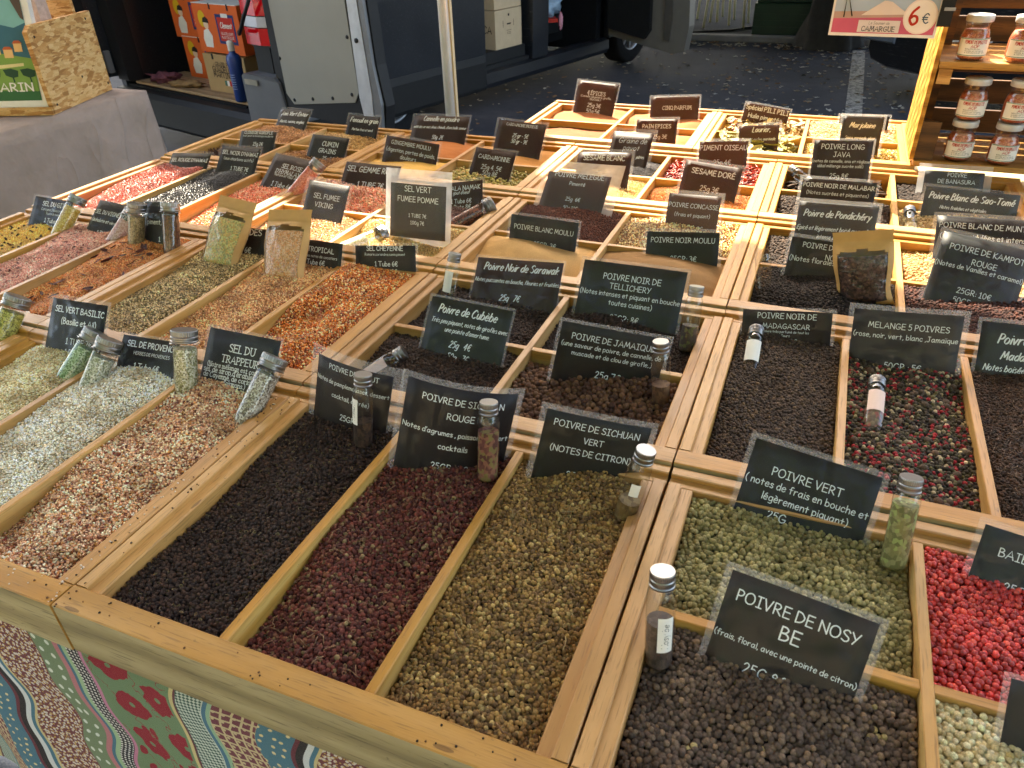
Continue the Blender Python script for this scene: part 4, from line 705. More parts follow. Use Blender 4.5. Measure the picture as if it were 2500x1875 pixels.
def make_sign(key):
    card, mg, bend, lines = SIGN[key]; m, W, hm, hv = sign_mat(key); bury = .022; Ht = hv+bury
    big = key in ('melegue', 'pomme', 'banasura'); ttl = ' '.join(l[0] for l in lines[:2] if l[1] not in ('x',)) if lines else ''
    if len(ttl.split()) > 5: ttl = lines[0][0]
    lab = EXTRA.get(key) or f"{CN[card]} laminated sign reading {ttl}".replace('(', '').replace(')', '').replace(' ,', ',')
    # the thing stands on its lower edge
    base = m @ Matrix.Translation((0, -Ht, 0)); t = thing('price_sign', lab, 'sign', group='laminated price signs in the spice trays', mat=base)
    rr = random.Random(key); bb = bend*(1 if key in ('timut', 'rouge') else rr.choice((-1, 1))); tw = rr.uniform(-.0015, .0015)
    def zoff(x, y): return -bb*((2*x/W)**2)+bb*.5+tw*(2*x/W)*(2*y/Ht-1)
    def sheet(x0, x1, y0, y1, z, thick=0, rc=.004, xs=None, ys=None):
        b = MB(); nx, ny = (len(xs)-1, len(ys)-1) if xs else (10, 6); v = []
        for j in range(ny+1):
            for i in range(nx+1):
                x = xs[i] if xs else x0+(x1-x0)*i/nx; y = ys[j] if ys else y0+(y1-y0)*j/ny; v.append((x, y, zoff(x, y)+z))
        k = len(v); f = [(j*(nx+1)+i, j*(nx+1)+i+1, (j+1)*(nx+1)+i+1, (j+1)*(nx+1)+i) for j in range(ny) for i in range(nx)]
        if thick:
            v += [(a, b_, c-thick) for a, b_, c in v]; f += [tuple(q+k for q in reversed(g)) for g in f]
            ed = [i for i in range(nx+1)]+[(j+1)*(nx+1)-1 for j in range(1, ny+1)]+[ny*(nx+1)+i for i in range(nx-1, -1, -1)]+[j*(nx+1) for j in range(ny-1, 0, -1)]
            f += [(ed[(i+1) % len(ed)], ed[i], ed[i]+k, ed[(i+1) % len(ed)]+k) for i in range(len(ed))]
        b.add(v, f); return b
    ml, mr, mt, mb_ = mg, mg, mg, mg
    if key == 'melegue': ml, mr, mt, mb_ = .012, .024, .026, 0
    if key == 'pomme': ml, mr, mt, mb_ = .011, .011, .027, bury+.010
    if key == 'banasura': ml, mr, mt, mb_ = .013, .014, .014, 0
    if key == 'cheyenne': mt = .004
    cx0, cx1, cy0, cy1 = -W/2+ml, W/2-mr, mb_ if mb_ > mg else .002, Ht-mt; cw = cx1-cx0
    sheet(cx0, cx1, cy0, cy1, 0, .0003).obj('card', [M[card]], t, True)
    for text, sty, vf, wf, cf in lines:
        tx = MB()
        nat = text_width(text, sty); s = min(wf*cw/nat, .0175); y = Ht-vf*hm*(1 if True else 1)
        sx = min(wf*cw/(nat*s), 1.25); x = cx0+cf*cw-nat*s*sx/2
        add_text(tx, text, x, y, s, sty, lambda a, b_, z: (a, b_, zoff(a, b_)+.00012+z), 0, sx); tx.obj('lettering', [M['ink']], t)
    lb = sheet(-W/2, W/2, 0, Ht, .0005, 0, 0, [-W/2, cx0, cx0+cw*.2, cx0+cw*.4, cx0+cw*.6, cx0+cw*.8, cx1, W/2], [0, cy0, cy0+(cy1-cy0)*.25, cy0+(cy1-cy0)*.5, cy0+(cy1-cy0)*.75, cy1, Ht])
    lb.mi = [0 if (0 < i < 6 and 0 < j < 5) else 1 for j in range(6) for i in range(7)]
    lb.obj('laminate', [M['lam_hazy' if big or key in ('viking', 'saotome', 'concasse', 'pondichery') else 'lam'], M['margin_big' if big else 'margin']], t, True)
    return t
for k in SIGN: make_sign(k)

# ------------------------------------------------------------------ tubes
def glass(name, tint=(.96, .975, .97), rough=.03, add=.02):
    t = NT(name); t.n.remove(t.bsdf); tr = t.new('BsdfTransparent'); tr.inputs[0].default_value = (*tint, 1); gl = t.new('BsdfGlossy'); gl.inputs['Roughness'].default_value = rough
    bp = t.new('Bump'); bp.inputs['Strength'].default_value = .3; bp.inputs['Distance'].default_value = .003; t.link(t.noise(t.coord(), 60, 2), bp.inputs['Height']); t.link(bp.outputs[0], gl.inputs['Normal'])
    mx = t.new('MixShader'); t.link(t.schlick(.06+add, .9), mx.inputs[0]); t.link(tr.outputs[0], mx.inputs[1]); t.link(gl.outputs[0], mx.inputs[2]); t.link(mx.outputs[0], t.out.inputs[0]); return t.m
M['glass'] = glass('clear plastic'); M['alu'] = flat('brushed aluminium', '8c8a88', .34, .5, 1.0, .04, 60); M['paper'] = flat('white paper label', 'e4e0d8', .8, .2, 0, .04, 30)
M['pinkpaper'] = flat('pinkish paper label', 'e0c4b8', .8, .2, 0, .04, 30)
def fillmat(name, cols, sc=380, bump=.9):
    t = NT(name); vo = t.new('TexVoronoi'); t.link(t.coord(), vo.inputs['Vector']); vo.inputs['Scale'].default_value = sc
    sp = t.new('SeparateColor'); t.link(vo.outputs['Color'], sp.inputs[0]); n = len(cols)
    c = t.ramp(sp.outputs[0], [(i/n, lin(q)) for i, q in enumerate(cols)], 'CONSTANT'); d = t.math('SUBTRACT', 1.0, t.math('MULTIPLY', vo.outputs['Distance'], 1.3), clamp=True)
    t.set(c, .6, .3); t.bump(d, bump*.35, .0008); return t.m
TUBES = {'timut': ((-0.455, 0.5949, -0.02), (-0.4511, 0.6143, 0.0762)),
 'rouge': ((-0.2855, 0.5893, -0.02), (-0.2883, 0.6111, 0.0759)),
 'vert': ((-0.1235, 0.5838, -0.02), (-0.1073, 0.593, 0.0705)),
 'nosy': ((-0.0491, 0.4173, -0.02), (-0.0567, 0.4355, 0.0758)),
 'pvert': ((0.1404, 0.6066, -0.02), (0.1364, 0.6334, 0.0728)),
 'melange': ((0.1233, 0.8581, -0.02), (0.1245, 0.9285, -0.0023)),
 'mada': ((-0.0349, 0.9359, -0.02), (-0.0375, 0.9986, 0.0085)),
 'poivren': ((-0.0431, 1.1777, -0.02), (-0.057, 1.183, 0.0606)),
 'telli': ((-0.1275, 0.9565, -0.02), (-0.1265, 0.9822, 0.0696)),
 'jama': ((-0.1356, 0.8203, -0.02), (-0.1437, 0.8274, 0.0612)),
 'sarawak': ((-0.5326, 0.9924, -0.02), (-0.5246, 1.0159, 0.053)),
 'cubebe': ((-0.5295, 0.7685, -0.02), (-0.5003, 0.7874, -0.0011)),
 'trappeur': ((-0.6273, 0.5835, -0.02), (-0.607, 0.6476, 0.0496)),
 'midprov': ((-0.7437, 0.6094, -0.02), (-0.746, 0.6399, 0.0692)),
 'prov': ((-0.8894, 0.577, -0.02), (-0.8727, 0.6238, 0.0393)),
 'basilic': ((-0.9441, 0.588, -0.02), (-0.9199, 0.6417, 0.0337)),
 'edge': ((-1.1299, 0.6253, -0.02), (-1.114, 0.6742, 0.0434)),
 'gitan': ((-1.4298, 0.9949, -0.02), (-1.4084, 1.0543, 0.045)),
 'vign': ((-1.2824, 0.9956, -0.02), (-1.2587, 1.0496, 0.0324)),
 'chil1': ((-1.2102, 0.9848, -0.02), (-1.1997, 1.0116, 0.0679)),
 'chil2': ((-1.1164, 0.9824, -0.02), (-1.1222, 1.0195, 0.0746)),
 'rose': ((-1.0918, 1.3187, -0.02), (-1.0371, 1.3851, 0.0517)),
 'pomme': ((-0.8123, 1.1257, -0.02), (-0.769, 1.1972, -0.0118)),
 'kala': ((-0.6622, 1.307, -0.02), (-0.6077, 1.3628, 0.0078)),
 'java': ((-0.013, 1.7757, -0.02), (-0.0544, 1.8036, -0.0026)),
 'sao': ((0.1898, 1.5454, -0.02), (0.1861, 1.6016, -0.0013))}
# key: (salt tube?, fill colours or None, fill share, label?, label text, what sets it apart)
TDEF = {
 'timut': (0, ['3a2a24', '4a362d', '2c201b'], .45, 'paper', 'timut', 'clear tube with handwritten paper strip beside the Timut sign'),
 'rouge': (0, ['6a3c36', '7c6a40', '8a5a48', '58302c'], .8, None, '', 'clear tube of red Sichuan husks leaning on its sign'),
 'vert': (0, ['6a5230', '584428', '7a6440'], .38, 'paper', '', 'clear tube a third full of brown husks leaning over the wooden rim'),
 'nosy': (0, ['4c3f3a', '5c4c44', '40352f'], .6, 'paper', 'Nosy be', 'clear tube labelled Nosy be standing upright in black peppercorns'),
 'pvert': (0, ['80794c', '6b673f', '918a5c', '98a060'], .9, None, '', 'clear tube full of green peppercorns right of the POIVRE VERT sign'),
 'melange': (0, ['5a4a3e', '8a4a44', '7a6a50'], .5, 'pinkpaper', '', 'tube with pink paper label lying in the mixed peppercorns'),
 'mada': (0, ['4a3e38', '5a4a40'], .22, 'paper', '', 'tube lying on the Madagascar peppercorns in front of their sign'),
 'poivren': (0, ['2a2422'], .12, None, '', 'nearly empty clear tube without cap standing in black pepper beside the rim'),
 'telli': (0, ['3e322c', '4a3c30', '5a5a34'], .5, None, '', 'half full tube standing right of the Tellichery sign'),
 'jama': (0, ['6c4c38', '7a5840', '5c3f30'], .45, None, '', 'tube with large allspice berries at the end of the Jamaica sign'),
 'sarawak': (0, ['2e2622'], .2, 'paper', '', 'tube with paper strip standing behind the Cubeb sign'),
 'cubebe': (0, ['4a382e'], .3, 'pinkpaper', '', 'tube lying half buried left of the Cubeb sign'),
 'trappeur': (1, ['b0a494', '8a7a68', 'cfc6b8', '5c4c40'], .95, None, '', 'leaning tube of grey brown salt right of the Trappeur sign'),
 'midprov': (1, ['b4aa88', '8f8a5c', 'd0c8b0', '6a6440'], .95, None, '', 'upright tube of greenish salt between the Provence and Trappeur signs'),
 'prov': (1, ['b8b49c', '8f9070', 'd4d0c0', '6c6c54'], .92, None, '', 'tube of grey green herb salt resting against the Provence sign'),
 'basilic': (1, ['9cb48c', '7a9468', 'b8c8a8', '5c7048'], .92, None, '', 'tube of mint green salt leaning on the basil salt sign'),
 'edge': (1, ['a8a048', '8a843c', 'c0b868', '6a6430'], .95, None, '', 'tube of yellow green salt at the left picture edge'),
 'gitan': (1, ['c8a84c', 'b08c38', 'd8c078'], .95, None, '', 'tube of yellow salt leaning on the Gitan sign'),
 'vign': (1, ['d0a498', 'c08c80', 'e0bcb0'], .95, None, '', 'leaning tube of pink salt in front of the Vigneron sign'),
 'chil1': (1, ['8a7450', '6c5838', 'a48c64'], .95, None, '', 'upright tube of grey brown salt left of the chili sign'),
 'chil2': (1, ['5c3420', '6e4228', '482818'], .97, None, '', 'upright tube of dark red brown salt right of the chili sign'),
 'rose': (1, ['cc7258', 'dc8a70', 'b85c44'], .95, None, '', 'tube of pink salt slanting across the Himalaya salt sign'),
 'pomme': (1, ['c8c4a0', 'a8a878', 'e0dcc4'], .7, None, '', 'sunlit tube lying left of the apple smoked salt sign'),
 'kala': (1, ['5c3c38', 'a0604c', '48302e'], .9, None, '', 'tube of dark salt lying right of the Kala Namak sign'),
 'java': (0, ['8a8a88', 'a8a8a6'], .6, None, '', 'frosted tube lying left of the long Java pepper sign'),
 'sao': (0, ['c6ae80', 'd8c6a0', 'b0966a'], .55, None, '', 'tipped tube of white peppercorns in the Sao Tome bin'),
}
def make_tube(key):
    salt, cols, share, lab, ltxt, text = TDEF[key]; B, Cp = (Vector(p) for p in TUBES[key]); B.z += ZT; Cp.z += ZT
    ax = (Cp-B).normalized(); L = (Cp-B).length; r = .0158 if salt else .0124
    if key == 'edge': r = .0175
    full = max(L, .106 if salt else .098); B2 = Cp-ax*full; ch = .0165 if salt else .0145      # cap height
    sidev = Vector((0, -1, .6)).cross(ax).normalized(); fr = ax.cross(sidev)                     # label side roughly faces the front
    m = Matrix((sidev, fr, ax)).transposed().to_4x4(); m.translation = B2
    t = thing('spice_tube', text, 'tube', group='clear tubes of spice samples', mat=m)
    hasc = key != 'poivren'; rc = r*(1.06 if salt else .86); zc = full-ch
    if salt: prof = [(r*.35, 0), (r*.75, .003), (r*.96, .010), (r, .02), (r, zc-.006), (r*.98, zc-.003), (r*1.22, zc-.0025), (r*1.22, zc-.001), (r*.98, zc-.0005), (r*.97, zc+.004)]
    else: prof = [(r*.5, .0015), (r*.9, 0), (r, .002), (r, zc-.010), (r*.97, zc-.006), (r*.8, zc-.001), (r*.74, zc+.004)]
    if not hasc: prof = prof[:-1]+[(r*.76, zc+.006), (r*.8, zc+.007), (r*.76, zc+.009), (r*.78, zc+.012)]
    b = MB(); b.lathe(prof, 28, 0, False); k = len(b.v)
    b.add([(prof[0][0]*math.cos(a), prof[0][0]*math.sin(a), prof[0][1]) for a in [2*math.pi*i/28 for i in range(28)]], [tuple(range(27, -1, -1))])
    b.obj('tube_body', [M['glass']], t, True)
    fm = fillmat('fill '+key, cols, 520 if salt else 230); zf_ = .003+(zc-.008)*share; ri = r*.93
    b = MB(); n = 24; pr = [(ri*.45, .004), (ri*.9, .008 if salt else .0035), (ri, .014 if salt else .006), (ri, zf_)]; b.lathe(pr, n, 0, True); b.obj('contents', [fm], t, False)
    if hasc:
        b = MB(); rc = r*1.1 if salt else r*.86; h = ch; z = zc
        pr = [(rc*.99, z), (rc*1.03, z+.0008), (rc*1.03, z+.002), (rc*.97, z+.0028), (rc*.97, z+.0045), (rc*1.01, z+.0055), (rc*1.01, z+.0075), (rc*.96, z+.0085), (rc*.97, z+.0095)]
        b.lathe(pr, 40, 0, False); v = []; nn = 72      # knurled upper band
        for zz in (z+.0095, z+h-.0012):
            for i in range(nn): a = 2*math.pi*i/nn; q = rc*(1.0 if i % 2 else .972); v.append((q*math.cos(a), q*math.sin(a), zz))
        for i in range(nn): a = 2*math.pi*i/nn; v.append((rc*.95*math.cos(a), rc*.95*math.sin(a), z+h))
        f = [(j*nn+i, j*nn+(i+1) % nn, (j+1)*nn+(i+1) % nn, (j+1)*nn+i) for j in range(2) for i in range(nn)]+[tuple(range(2*nn, 3*nn))]
        b.add(v, f); b.obj('screw_cap', [M['alu']], t)
    if lab:
        a0 = math.pi*.5+(-.6 if key in ('timut',) else .55 if key == 'nosy' else 0); hw = .62 if key not in ('melange', 'mada') else .9; z0, z1 = full*(.34 if key != 'timut' else .36), full*(.70 if key not in ('vert',) else .62)
        if key == 'nosy': z0, z1, hw = full*.24, full*.60, .55
        if key == 'vert': z0, a0, hw = full*.46, a0+.3, .4
        rl = r+.0002; b = MB(); b.lathe([(rl, z0), (rl, z1)], 12, 0, False, (a0-hw, a0+hw)); lo = b.obj('paper_label', [M[lab]], t, True)
        if ltxt:
            tx = MB(); nat = text_width(ltxt, 'hand'); s = (z1-z0)*.8/nat
            add_text(tx, ltxt, z0+(z1-z0)*.1, -s*.4, s*.9, 'hand', lambda x, y, z: ((rl+.0001+z)*math.cos(a0-y/rl), (rl+.0001+z)*math.sin(a0-y/rl), x)); tx.obj('pen_writing', [M['ink_dark']], lo)
    return t
for k in TDEF: make_tube(k)

# ------------------------------------------------------------------ stand-up pouches
M['kraft'] = flat('kraft paper', 'bf955c', .62, .3, 0, .1, 25, .0006)
def film():
    t = NT('pouch film'); t.n.remove(t.bsdf); tr = t.new('BsdfTransparent'); gl = t.new('BsdfGlossy'); gl.inputs['Roughness'].default_value = .08
    bp = t.new('Bump'); bp.inputs['Strength'].default_value = .7; bp.inputs['Distance'].default_value = .012; t.link(t.noise(t.coord(), 45, 3, .6), bp.inputs['Height']); t.link(bp.outputs[0], gl.inputs['Normal'])
    mx = t.new('MixShader'); t.link(t.schlick(.06, .85, bp.outputs[0]), mx.inputs[0]); t.link(tr.outputs[0], mx.inputs[1]); t.link(gl.outputs[0], mx.inputs[2]); t.link(mx.outputs[0], t.out.inputs[0]); return t.m
M['film'] = film()
def make_pouch(key, cols, label, sc):
    m, W, hm, hv = sign_mat(key); Ht = hv+.006; base = m @ Matrix.Translation((0, -Ht, 0)); t = thing('spice_pouch', label, 'pouch', group='paper pouches with a clear window', mat=base)
    nx, ny = 22, 34; dep = .021
    def bulge(u, v): return dep*(max(0, 1-(2*u-1)**2))**.6*(min(1, v/.14))**.5*(1 if v < .5 else max(0, 1-((v-.5)/.34)**2)**.5 if v < .84 else 0)
    def edge(u, v): return 1-.05*math.sin(v*9+len(key))*abs(2*u-1)-.10*(1 if v < .8 else 0)*math.sin(math.pi*min(1, v/.8))*abs(2*u-1)
    def pos(u, v, s):
        wob = .0016*mnoise.noise(Vector((u*5, v*6, s*3+len(key)))); return ((u-.5)*W*edge(u, v), v*Ht, s*bulge(u, v)+wob+.004*math.sin(v*2.4)*s*0+(.0006*s if v > .8 else 0))
    def win(u, v): return .085 < u < .915 and .07+.05*abs(2*u-1)**3 < v < .78-.07*abs(2*u-1)**3
    def grid(s, sel, off=0):
        b = MB(); idx = {}; 
        for j in range(ny):
            for i in range(nx):
                uc, vc = (i+.5)/nx, (j+.5)/ny
                if not sel(uc, vc): continue
                f = []
                for a, c in ((i, j), (i+1, j), (i+1, j+1), (i, j+1)):
                    if (a, c) not in idx: idx[a, c] = len(b.v); p = pos(a/nx, c/ny, s); b.v.append((p[0], p[1], p[2]+off))
                    f.append(idx[a, c])
                b.f.append(tuple(f if s > 0 else reversed(f))); b.mi.append(0)
        return b
    grid(-1, lambda u, v: True).obj('back_sheet', [M['kraft']], t, True)
    grid(1, lambda u, v: not win(u, v)).obj('front_sheet', [M['kraft']], t, True)
    grid(1, lambda u, v: .06 < u < .94 and .045 < v < .71, -.0022).obj('contents', [fillmat('pouch '+key, cols, sc)], t, True)
    grid(1, win, .0004).obj('clear_window', [M['film']], t, True)
    b = MB(); 
    for vv in (.80, .83):
        b.tube([((q/8-.5)*W*.9, vv*Ht, .0016) for q in range(9)], .0011, 6)
    b.obj('zip_seal', [M['kraft']], t, True)
make_pouch('pouch1', ['a8a45c', '86844a', 'c0b870', 'b8924c', 'd0a85c'], 'paper pouch of green herbs leaning left among the salts', 420)
make_pouch('pouch2', ['cc9c6c', 'd8ac80', 'b07c4c', 'd08848'], 'paper pouch of tan and orange salt standing upright among the salts', 480)
make_pouch('pouch3', ['3a2c28', '4a3632', '2c2220', '5a4440'], 'paper pouch of dark peppercorns standing in the black pepper', 230)
# ------------------------------------------------------------------ unseen awnings cut to cast the wanted shade on stall, van and square
def along_sun(p, z0, z1): k = (z1-z0)/TO_SUN.z; return (p[0]+TO_SUN.x*k, p[1]+TO_SUN.y*k)
def fabric(name, c, tr):
    t = NT(name); n = t.noise(t.coord(), 300, 2); t.set(lin(c), .8, .2); t.bump(n, .2, .001)
    tl = t.new('BsdfTranslucent'); tl.inputs[0].default_value = (*tr, 1); ad = t.new('AddShader'); t.link(t.bsdf.outputs[0], ad.inputs[0]); t.link(tl.outputs[0], ad.inputs[1]); t.link(ad.outputs[0], t.out.inputs[0]); return t.m
M['awning'] = fabric('cream awning cloth', 'd8c8a8', (.055, .045, .032)); M['steel'] = flat('galvanised pole', 'b4b4b0', .35, .5, .6, .05, 40)
def awning(label, shade, z0, z1, poles):
    P = [along_sun(p, z0, z1) for p in shade]; n = len(P); cx = sum(p[0] for p in P)/n; cy = sum(p[1] for p in P)/n
    t = thing('shade_awning', label, 'awning', (cx, cy, 0))
    v = [(x-cx, y-cy, z1) for x, y in P]+[(x-cx, y-cy, z1+.01) for x, y in P]; f = [tuple(range(n-1, -1, -1)), tuple(range(n, 2*n))]+[(i, (i+1) % n, n+(i+1) % n, n+i) for i in range(n)]
    obj('canopy', mesh('canopy', v, f, [M['awning']]), t)
    for x, y in poles: b = MB(); b.lathe([(.025, 0), (.025, z1)], 12); b.obj('pole', [M['steel']], t, True, loc=(x-cx, y-cy, 0))
    return t
awning('unseen cream awning cut to shade the front of the spice stall', [(-5, -1.1), (2.6, -1.1), (2.6, 1.16), (.40, 1.18), (.157, 1.235), (-.30, 1.16), (-.62, 1.085), (-1.1, 1.14), (-1.6, 1.12), (-5, 1.0)], ZT, 2.5, [(-3.6, -.3), (2.1, 1.9)])
awning('unseen cream awning cut to shade the back left of the stall', [(-7, 3.2), (-1.75, 1.47), (-1.39, 1.36), (-1.2, 1.28), (-.82, 1.305), (-.70, 1.12), (-.5, 1.05), (.157, 1.12), (.157, 1.26), (-.33, 1.43), (-.60, 1.60), (-.64, 1.87), (-.80, 2.05), (-.86, 3.4), (-3.0, 5.2), (-7, 6.5)], ZT, 2.75, [(-6.3, 4.4)])
awning('unseen large awning added to shade the van and parking place', [(-8, 2.7), (5, 2.75), (6, 20), (-14, 20)], 0, 3.0, [(-12.5, 21), (3.5, 21), (3.0, 5.3)])

# ------------------------------------------------------------------ ground
def asphalt():
    t = NT('asphalt'); c = t.coord('Object'); n1 = t.noise(c, 1.3, 5, .6); n2 = t.noise(c, 160, 3, .7); n3 = t.noise(c, 11, 4, .6)
    k = t.math('ADD', t.math('MULTIPLY', n1, .5), t.math('ADD', t.math('MULTIPLY', n2, .3), t.math('MULTIPLY', n3, .2)))
    t.set(t.ramp(k, [(.32, (.022, .028, .042)), (.52, (.042, .050, .070)), (.72, (.11, .115, .13))]), .85, .2); t.bump(n2, .6, .004); return t.m
M['asphalt'] = asphalt()
g = MB(); g.add([(-80, -80, 0), (80, -80, 0), (80, 80, 0), (-80, 80, 0)], [(0, 1, 2, 3)])
g.obj('ground', [M['asphalt']])['kind'] = 'structure'
def paving():
    t = NT('pale paving'); c = t.coord('Object'); n = t.noise(c, 3, 5, .6); n2 = t.noise(c, 90, 3); t.set(t.ramp(t.math('ADD', t.math('MULTIPLY', n, .6), t.math('MULTIPLY', n2, .4)), [(.3, lin('3a3e46')), (.7, lin('565a62'))]), .95, .04); t.bump(n2, .3, .002); return t.m
M['paving'] = paving()
b = MB(); b.box((-20, 9.38, .0), (30, 20, .05)); b.obj('pavement', [M['paving']])['kind'] = 'structure'
b = MB(); b.box((-20, 9.26, 0), (30, 9.375, .07), 0, .012); b.obj('kerb', [flat('kerb stone', '74767a', .8, .3, 0, .2, 6, .002)])['kind'] = 'structure'
def paint():
    t = NT('worn road paint'); n = t.noise(t.coord(), 22, 6, .75); t.set(t.ramp(n, [(.42, lin('4c4e52')), (.56, lin('b4b4b0'))]), .75, .3); return t.m
b = MB(); b.add([(.12, 3.0, .004), (.24, 3.0, .004), (.25, 9.0, .004), (.13, 9.0, .004)], [(0, 1, 2, 3)]); o = b.obj('parking_line', [paint()]); o['kind'] = 'structure'
# fallen leaves: nobody could count them
LM = [flat('dry leaf '+c, c, .8, .2, 0, .3, 60) for c in ('8c8270', 'b0aca0', '6c6458', 'c4c4be', '8a6a4c')]
b = MB(); rr = random.Random(3)
for i in range(3000):
    x = rr.uniform(-3.2, 2.2); y = 2.6+6.6*rr.random()**.8
    if x < -2.0+.28*(y-4) and rr.random() < .7: continue
    s = rr.uniform(.011, .034); a = rr.uniform(0, 6.28); c_, s_ = math.cos(a), math.sin(a); L = [(-1, 0, .1), (-.3, .5, .25), (.5, .42, .1), (1, 0, .35), (.5, -.42, .12), (-.3, -.5, .3), (0, 0, 0)]
    v = [(x+(p*c_-q*s_)*s, y+(p*s_+q*c_)*s, .004+z*s*rr.uniform(.4, 1.4)) for p, q, z in L]; b.add(v, [(6, i0, (i0+1) % 6) for i0 in range(6)], rr.randrange(5))
for i in range(260):      # drifts by the kerb
    x = rr.uniform(-1.6, 1.2); y = rr.gauss(9.1, .12); s = rr.uniform(.015, .04); a = rr.uniform(0, 6.28); c_, s_ = math.cos(a), math.sin(a)
    v = [(x+(p*c_-q*s_)*s, y+(p*s_+q*c_)*s, .004+z*s) for p, q, z in L]; b.add(v, [(6, i0, (i0+1) % 6) for i0 in range(6)], rr.randrange(5))
tag(b.obj('fallen_leaves', LM), 'dry leaves scattered over the dark asphalt', 'leaves', None, 'stuff')

# ------------------------------------------------------------------ the stall table and its patterned cloth
def cloth_mat():
    t = NT('patterned cloth'); tc = t.new('TexCoord'); sx = t.new('SeparateXYZ'); t.link(tc.outputs['Object'], sx.inputs[0]); X, Z = sx.outputs[0], sx.outputs[2]
    wv = t.math('ADD', t.math('MULTIPLY', t.math('SINE', t.math('MULTIPLY', Z, 34)), .006), t.math('MULTIPLY', t.math('SINE', t.math('ADD', t.math('MULTIPLY', Z, 61), t.math('MULTIPLY', X, 9))), .004))
    T_ = t.math('FRACT', t.math('DIVIDE', t.math('ADD', t.math('ADD', X, wv), .748+4.29), .429)); P = .429
    st = [(0, '7a3a44'), (.064, '7d9070'), (.100, 'c88088'), (.108, '4a7a90'), (.113, 'a8c8a0'), (.119, '2c2a34'), (.138, 'd088a8'), (.143, '74906c'), (.258, 'd8c890'), (.262, '6e3040'), (.265, 'd0dcd0'), (.297, '4a7a94'), (.303, '9cc0a0'), (.307, 'd8c49a'), (.360, '4c7c90'), (.399, '6e2c3c'), (.405, '241c24'), (.413, 'e0e4e6'), (.419, '4a7c94'), (.424, 'dccb96')]
    col = t.ramp(T_, [(a/P, lin(c)) for a, c in st], 'CONSTANT')
    def rng(a, b_): return t.math('MULTIPLY', t.math('GREATER_THAN', T_, a/P), t.math('LESS_THAN', T_, b_/P))
    uv = t.new('CombineXYZ'); t.link(t.math('ADD', X, wv), uv.inputs[0]); t.link(Z, uv.inputs[1])
    def vor(sc, rnd=1.0, sxy=(1, 1)):
        mp = t.new('Mapping'); t.link(uv.outputs[0], mp.inputs[0]); mp.inputs['Scale'].default_value = (sxy[0], sxy[1], 1); vo = t.new('TexVoronoi', voronoi_dimensions='2D'); t.link(mp.outputs[0], vo.inputs['Vector']); vo.inputs['Scale'].default_value = sc; vo.inputs['Randomness'].default_value = rnd; return vo
    def over(mask, c):
        nonlocal col; col = t.mix(mask, col, lin(c))
    def lt(a, b_): return t.math('LESS_THAN', a, b_)
    def both(*m):
        r = m[0]
        for q in m[1:]: r = t.math('MULTIPLY', r, q)
        return r
    v1_ = vor(150, 1, (1.25, 1)); over(both(rng(0, .064), lt(v1_.outputs['Distance'], .33)), 'e6dcd2'); v1b = vor(170, 1, (1, 1.4)); over(both(rng(0, .064), lt(v1b.outputs['Distance'], .22)), 'd8b060')
    over(both(rng(.064, .100), lt(vor(62, .35, (1, .8)).outputs['Distance'], .2)), 'e4ece0')
    over(both(rng(.119, .138), lt(vor(190, .1).outputs['Distance'], .30)), 'eceae6')
    over(both(rng(.360, .399), lt(vor(72, .6).outputs['Distance'], .17)), 'ead9a4')
    ck = t.new('TexChecker'); mp = t.new('Mapping'); t.link(uv.outputs[0], mp.inputs[0]); mp.inputs['Rotation'].default_value = (0, 0, .6); t.link(mp.outputs[0], ck.inputs[0]); ck.inputs['Scale'].default_value = 300; over(both(rng(.265, .297), ck.outputs['Fac']), '3f6058')
    vl = vor(80, .05); ang = t.new('TexVoronoi', voronoi_dimensions='2D', feature='DISTANCE_TO_EDGE'); t.link(uv.outputs[0], ang.inputs['Vector']); ang.inputs['Scale'].default_value = 85; ang.inputs['Randomness'].default_value = .25
    over(both(rng(.307, .360), t.math('GREATER_THAN', ang.outputs['Distance'], .12)), '7a3a4a'); over(both(rng(.307, .360), lt(vl.outputs['Distance'], .16)), 'd8c49a')
    nz = t.new('TexNoise'); t.link(uv.outputs[0], nz.inputs['Vector']); nz.inputs['Scale'].default_value = 45; nz.inputs['Detail'].default_value = 2
    vf = vor(15, .7); fl = t.math('ADD', vf.outputs['Distance'], t.math('MULTIPLY', nz.outputs['Fac'], .45)); over(both(rng(.147, .254), lt(fl, .56)), '9c1630')
    vf2 = vor(30, 1, (1, .5)); over(both(rng(.147, .254), lt(t.math('ADD', vf2.outputs['Distance'], t.math('MULTIPLY', nz.outputs['Fac'], .3)), .31)), '9c1630')
    stem = t.math('ABSOLUTE', t.math('SINE', t.math('ADD', t.math('MULTIPLY', X, 55), t.math('ADD', t.math('MULTIPLY', Z, 30), t.math('MULTIPLY', nz.outputs['Fac'], 4))))); over(both(rng(.147, .254), lt(stem, .055)), '9c2034')
    over(both(rng(.147, .254), lt(vf.outputs['Distance'], .06)), '74906c')
    # weave: fine diagonal ribs with the ground colour showing between
    rib = t.math('SINE', t.math('ADD', t.math('MULTIPLY', X, 2600), t.math('MULTIPLY', Z, 1900))); col = t.mix(t.math('MULTIPLY', t.math('GREATER_THAN', rib, .5), .14), col, lin('dcd8c8')); col = t.mix(t.math('MULTIPLY', lt(rib, -.6), .35), col, lin('2c3430'))
    t.set(t.mix(1.0, col, (.98, .94, .92), 'MULTIPLY'), .9, .15); t.bump(rib, .5, .0008); return t.m
M['cloth'] = cloth_mat()
b = MB(); nx, nz = 120, 24; X0, X1 = -2.1, .75
v = []
